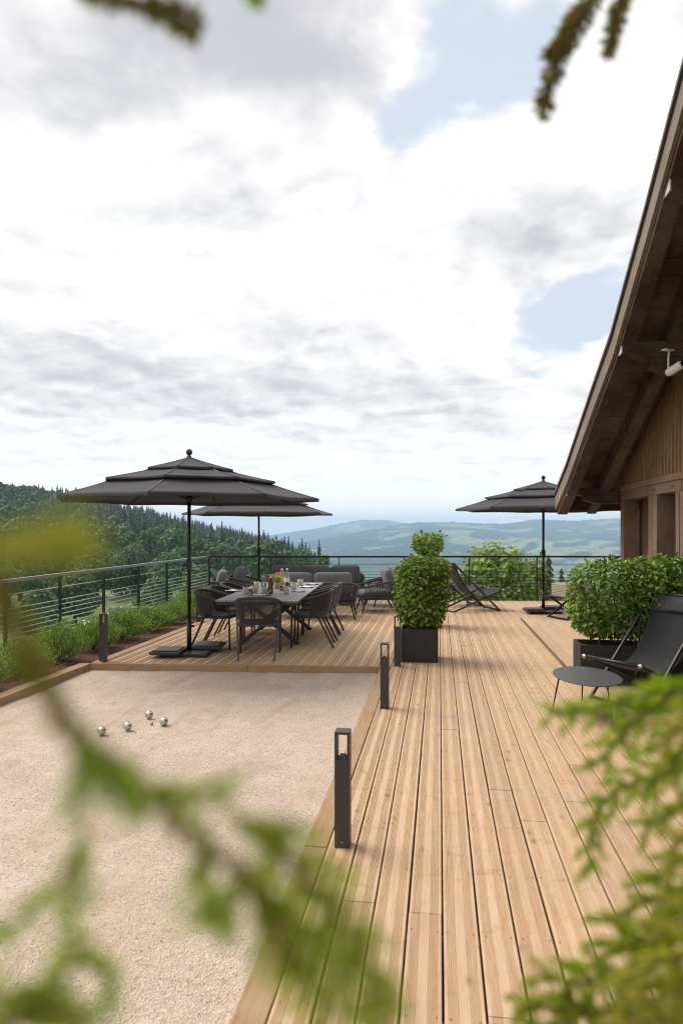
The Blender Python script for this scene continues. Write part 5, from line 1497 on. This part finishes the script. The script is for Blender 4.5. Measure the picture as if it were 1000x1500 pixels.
def st(d, *pts, dd=0.0):
    """a stem through picture points, starting d metres away and drifting by dd"""
    n = len(pts) - 1
    return [(x, y, d + dd * i / max(n, 1)) for i, (x, y) in enumerate(pts)]
LN, LW = 0.0048, 0.0011
branch(TLt, [st(.142, (-120, 740), (-40, 810), (15, 900), (55, 990), (110, 1075), (190, 1140), (270, 1210), (370, 1290), dd=.025)], 0.009, LN, LW, 1, 'needle_b', 0.28, link=TL(1.75))
branch(TLt, [st(.166, (370, 1285), (335, 1315), (300, 1345)), st(.166, (345, 1265), (400, 1320), (455, 1370), (505, 1420), (540, 1520), dd=.01), st(.168, (300, 1240), (290, 1300), (330, 1360)), st(.160, (220, 1150), (265, 1165), (325, 1160))], 0.014, LN * 1.2, LW * 1.1, 2, 'needle', 0.5)
branch(TLt, [st(.160, (340, 1190), (400, 1235), (460, 1300), (510, 1370), (550, 1440), (570, 1530), dd=.012), st(.165, (370, 1290), (400, 1360), (430, 1420), (480, 1500), dd=.006)], 0.019, LN * 1.5, LW * 1.2, 3, 'needle', 1.1)
branch(TLt, [st(.148, (110, 1075), (116, 1130), (108, 1195)), st(.152, (120, 1100), (170, 1150), (205, 1185))], 0.011, LN, LW, 4, 'needle', 0.75)
branch(TLt, [st(.178, (125, 1210), (90, 1290), (50, 1330), (0, 1375)), st(.183, (115, 1240), (110, 1320), (95, 1400)), st(.19, (105, 1390), (160, 1425), (155, 1480))], 0.012, LN, LW, 5, 'needle', 0.5)
branch(TLt, [st(.178, (-60, 1530), (20, 1490), (80, 1440), (130, 1385)), st(.178, (10, 1500), (70, 1488), (130, 1500)), st(.178, (-60, 1460), (20, 1462), (75, 1478))], 0.013, LN * 1.1, LW, 6, 'needle', 0.9, link=TL(1.3))
branch(TLt, [st(.098, (-130, 760), (-30, 790), (60, 800), (135, 806)), st(.096, (20, 795), (80, 775), (125, 772))], 0.0035, 0.0030, 0.0008, 7, 'needle_y', 0.19, link=TL(1.8))
branch(TLt, [st(.266, (95, -60), (130, -18), (190, 2), (250, 24), (278, 50)), st(.266, (200, 4), (250, 12), (285, 20))], 0.008, 0.0075, 0.0015, 8, 'needle_b', 0.9, link=TL(2.2))
branch(TLt, [st(.266, (345, -60), (365, -24), (378, -2))], 0.006, 0.0065, 0.0015, 9, 'needle', 0.8, link=TL(2.3))
branch(TRt, [st(.52, (905, -90), (862, -5), (832, 50), (810, 105), (795, 160)), st(.52, (850, 10), (820, 60), (808, 75))], 0.016, 0.0125, 0.0024, 10, 'needle_b', 1.1, droop=0.5, link=TR(2.3))
branch(TRt, [st(.52, (940, -90), (912, -10), (902, 30), (890, 74))], 0.012, 0.0115, 0.0024, 11, 'needle_b', 1.0, droop=0.5, link=TR(2.35))
RN, RW = 0.0092, 0.0018
branch(TRt, [st(.45, (1090, 1020), (1010, 1010), (940, 1020), (870, 1038), (806, 1046)), st(.45, (990, 1015), (935, 1050), (905, 1085), (872, 1122)), st(.455, (1010, 1030), (985, 1070), (950, 1105))], 0.034, RN, RW, 12, 'needle', 0.95, link=TR(1.7))
branch(TRt, [st(.47, (1100, 1140), (1010, 1125), (950, 1140), (895, 1165), (868, 1205), (863, 1275)), st(.44, (1020, 1075), (985, 1120), (945, 1160)), st(.46, (1030, 1165), (985, 1190), (945, 1215))], 0.032, RN, RW, 13, 'needle', 0.95, link=TR(1.6))
branch(TRt, [st(.45, (1100, 1320), (1010, 1305), (950, 1318), (890, 1350)), st(.43, (1060, 1255), (1000, 1262), (950, 1290)), st(.44, (1060, 1370), (970, 1378), (900, 1395), (850, 1425)), st(.44, (1050, 1290), (1000, 1330), (965, 1365))], 0.042, RN * 1.1, RW, 14, 'needle', 1.1, link=TR(1.5))
branch(TRt, [st(.42, (1080, 1480), (1000, 1450), (920, 1440), (850, 1440), (790, 1432)), st(.42, (1040, 1530), (930, 1492), (850, 1478), (755, 1478)), st(.42, (980, 1560), (890, 1510), (820, 1462)), st(.43, (1040, 1440), (970, 1405), (900, 1378)), st(.42, (900, 1560), (840, 1520), (770, 1505))], 0.046, RN * 1.1, RW, 15, 'needle', 1.15, link=TR(1.35))
branch(TRt, [st(.37, (1070, 1420), (1000, 1400), (950, 1418), (900, 1452)), st(.37, (1070, 1510), (990, 1490), (930, 1500), (880, 1530)), st(.37, (1060, 1460), (1010, 1450), (960, 1470))], 0.036, RN, RW, 16, 'needle_y', 1.0, link=TR(1.3))
branch(TRt, [st(.40, (1090, 1215), (1020, 1222), (975, 1250)), st(.40, (1070, 1335), (1000, 1348), (955, 1380)), st(.42, (1080, 1060), (1020, 1062), (980, 1075))], 0.032, RN, RW, 17, 'needle_y', 0.9, link=TR(1.45))

# ------------------------------------------------------------------ haze
hz = MB(); hz.box(-7000, 7000, -7000, 7000, -170, 112)
t = NT('valley_haze'); t.t.nodes.remove(t.b)
pv = t.n('ShaderNodeVolumePrincipled', {'Color': (0.52, 0.73, 1.0, 1), 'Density': 2.4e-4, 'Anisotropy': 0.0})
t.t.links.new(pv.outputs[0], t.out.inputs['Volume'])
ho = hz.build('haze', t.m); tag(ho, kind='stuff')

# ------------------------------------------------------------------ sky and light
SUN_AZ = R(-60)      # measured from the view axis, negative = left of the view
SUN_EL = R(52)
def sky():
    w = bpy.data.worlds.new('World'); C.world = w; w.use_nodes = True
    T = w.node_tree; T.nodes.clear()
    t = NT.__new__(NT); t.t = T
    out = T.nodes.new('ShaderNodeOutputWorld'); bg = T.nodes.new('ShaderNodeBackground'); T.links.new(bg.outputs[0], out.inputs[0])
    sk = T.nodes.new('ShaderNodeTexSky'); sk.sky_type = 'NISHITA'; sk.sun_disc = False; sk.sun_elevation = SUN_EL
    sun_dir = cam(math.sin(SUN_AZ), math.cos(SUN_AZ)).normalized()
    sk.sun_rotation = math.atan2(sun_dir.x, sun_dir.y)
    sk.air_density = 1.0; sk.dust_density = 1.5
    tc = T.nodes.new('ShaderNodeTexCoord')
    rot = t.n('ShaderNodeMapping', {'Vector': tc.outputs['Generated'], 'Rotation': (0, 0, -TH)}, vector_type='POINT').outputs[0]
    sp = t.n('ShaderNodeSeparateXYZ', {'Vector': rot}).outputs
    zz = t.math('MAXIMUM', sp[2], 0.0)
    den = t.math('ADD', zz, 0.20)
    px = t.math('DIVIDE', sp[0], den); py = t.math('DIVIDE', sp[1], den)
    P = t.n('ShaderNodeCombineXYZ', {'X': px, 'Y': py, 'Z': 0.0}).outputs[0]
    def cl(off):
        Q = t.n('ShaderNodeVectorMath', {0: P, 1: off}, operation='ADD').outputs[0]
        wn = t.n('ShaderNodeTexNoise', {'Vector': Q, 'Scale': 4.0, 'Detail': 4.0, 'Roughness': 0.6}, noise_dimensions='2D')
        W = t.n('ShaderNodeVectorMath', {0: wn.outputs['Color'], 1: (0.5, 0.5, 0.5)}, operation='SUBTRACT').outputs[0]
        W = t.n('ShaderNodeVectorMath', {0: W, 'Scale': 0.30}, operation='SCALE').outputs[0]
        QW = t.n('ShaderNodeVectorMath', {0: Q, 1: W}, operation='ADD').outputs[0]
        def vor(sc):
            return t.n('ShaderNodeTexVoronoi', {'Vector': QW, 'Scale': sc, 'Smoothness': 0.6}, feature='SMOOTH_F1', voronoi_dimensions='2D').outputs['Distance']
        puff = t.math('ADD', t.math('MULTIPLY', vor(2.5), 0.55), t.math('ADD', t.math('MULTIPLY', vor(6.2), 0.28), t.math('MULTIPLY', vor(14.0), 0.13)))
        puff = t.math('SUBTRACT', 0.92, puff)
        a_ = t.n('ShaderNodeTexNoise', {'Vector': Q, 'Scale': 1.8, 'Detail': 6.0, 'Roughness': 0.56, 'Distortion': 0.3}, noise_dimensions='2D').outputs[0]
        return t.math('ADD', t.math('MULTIPLY', a_, 0.55), t.math('MULTIPLY', puff, 0.45))
    n1 = cl((3.1, 1.7, 0.0)); n2 = cl((3.1 + 0.04, 1.7 - 0.07, 0.0))
    n3 = t.n('ShaderNodeTexNoise', {'Vector': P, 'Scale': 2.2, 'Detail': 5.0, 'Roughness': 0.5, 'Distortion': 0.2}, noise_dimensions='2D').outputs[0]
    def sky_pt(x, y):
        v = Vector(((x - 500) / 1000, 1.0, (775 - y) / 1000)).normalized(); dn = max(v.z, 0) + 0.20
        return v.x / dn, v.y / dn
    def blob(x, y, rx, ry, amp):
        cx, cy = sky_pt(x, y); ex = abs(sky_pt(x + rx, y)[0] - sky_pt(x - rx, y)[0]) / 2; ey = abs(sky_pt(x, y + ry)[1] - sky_pt(x, y - ry)[1]) / 2
        a = t.math('DIVIDE', t.math('SUBTRACT', px, cx), ex); b = t.math('DIVIDE', t.math('SUBTRACT', py, cy), ey)
        r = t.math('SQRT', t.math('ADD', t.math('MULTIPLY', a, a), t.math('MULTIPLY', b, b)))
        return t.math('MULTIPLY', t.n('ShaderNodeMapRange', {'Value': r, 'From Min': 0.0, 'From Max': 1.7, 'To Min': 1.0, 'To Max': 0.0}, interpolation_type='SMOOTHSTEP').outputs[0], amp)
    def total(*bl):
        s = bl[0]
        for b in bl[1:]: s = t.math('ADD', s, b)
        return s
    gap = total(blob(660, 95, 155, 140, .30), blob(605, 190, 60, 50, .14), blob(825, 490, 100, 115, .24), blob(780, 110, 80, 80, .10), blob(890, 430, 70, 60, .12), blob(140, 370, 150, 30, .15), blob(300, 370, 60, 40, .08), blob(520, 660, 350, 26, .06), blob(380, 560, 60, 30, .06))
    white = total(blob(700, 250, 200, 70, .5), blob(900, 160, 120, 110, .6), blob(380, 400, 360, 60, .35), blob(860, 410, 60, 30, .3), blob(880, 560, 120, 60, .3), blob(60, 240, 120, 60, .3))
    thick = total(blob(290, 50, 330, 110, .80), blob(150, 150, 150, 60, .30), blob(430, 110, 110, 60, .3), blob(860, 310, 170, 60, .50), blob(710, 370, 190, 50, .32), blob(150, 560, 380, 55, .42), blob(520, 575, 220, 30, .26), blob(660, 612, 260, 16, .2), blob(40, 440, 140, 50, .22))
    dens = t.math('SUBTRACT', t.math('ADD', t.math('ADD', n1, 0.11), t.math('MULTIPLY', t.math('ADD', thick, white), 0.12)), gap)
    cov = t.n('ShaderNodeMapRange', {'Value': dens, 'From Min': 0.385, 'From Max': 0.515, 'To Min': 0.10, 'To Max': 1.0}, interpolation_type='SMOOTHSTEP').outputs[0]
    lit = t.math('MULTIPLY', t.math('SUBTRACT', n2, n1), 2.7)
    tone = t.math('ADD', t.math('ADD', t.math('MULTIPLY', t.math('SUBTRACT', n3, 0.5), 0.6), lit), t.math('SUBTRACT', t.math('ADD', thick, 0.06), t.math('MULTIPLY', white, 0.45)))
    grey = t.n('ShaderNodeMapRange', {'Value': tone, 'From Min': -0.15, 'From Max': 0.95, 'To Min': 0.0, 'To Max': 1.0}, interpolation_type='SMOOTHSTEP').outputs[0]
    cloud = t.mix(grey, (0.80, 0.795, 0.785), (0.46, 0.46, 0.495))
    skyc = t.mix(1.0, sk.outputs[0], (SKY_S, SKY_S, SKY_S), 'MULTIPLY')
    skyc = t.mix(0.70, skyc, (0.60, 0.65, 0.73))
    col = t.mix(cov, skyc, cloud)
    hor = t.n('ShaderNodeMapRange', {'Value': sp[2], 'From Min': 0.0, 'From Max': 0.15, 'To Min': 0.95, 'To Max': 0.0}, interpolation_type='SMOOTHSTEP').outputs[0]
    col = t.mix(hor, col, (0.96, 0.95, 0.93))
    T.links.new(col, bg.inputs['Color']); bg.inputs['Strength'].default_value = 1.0
    w.cycles.sampling_method = 'MANUAL'; w.cycles.sample_map_resolution = 512
SKY_S = 0.10
sky()
sl = bpy.data.lights.new('sun', 'SUN'); sl.energy = 2.4; sl.angle = R(34); sl.color = (1.0, 0.95, 0.88)
so = bpy.data.objects.new('sun', sl); COL.objects.link(so)
sd = cam(math.sin(SUN_AZ), math.cos(SUN_AZ)).normalized() * math.cos(SUN_EL) + Vector((0, 0, math.sin(SUN_EL)))
so.rotation_euler = sd.to_track_quat('Z', 'Y').to_euler(); so.location = (0, 0, 60)

# ------------------------------------------------------------------ camera and render
cd_ = bpy.data.cameras.new('camera'); co_ = bpy.data.objects.new('camera', cd_); COL.objects.link(co_)
co_.location = (0, 0, EYE); co_.rotation_euler = (R(90), 0, TH)
cd_.sensor_fit = 'HORIZONTAL'; cd_.sensor_width = 24.0; cd_.lens = 24.0; cd_.shift_y = 0.025
cd_.clip_start = 0.02; cd_.clip_end = 30000
cd_.dof.use_dof = True; cd_.dof.focus_distance = 9.0; cd_.dof.aperture_fstop = 3.5
C.camera = co_
C.render.engine = 'CYCLES'
C.cycles.pixel_filter_type = 'BLACKMAN_HARRIS'; C.cycles.filter_width = 1.1
cy = C.cycles
cy.max_bounces = 6; cy.diffuse_bounces = 3; cy.glossy_bounces = 3; cy.transparent_max_bounces = 12; cy.transmission_bounces = 4; cy.volume_bounces = 1
cy.use_denoising = True
cy.sample_clamp_indirect = 6
C.view_settings.view_transform = 'Standard'; C.view_settings.look = 'None'; C.view_settings.gamma = 1.0; C.view_settings.exposure = 0.47
C.view_settings.use_curve_mapping = False
C.render.resolution_x = 682; C.render.resolution_y = 1024
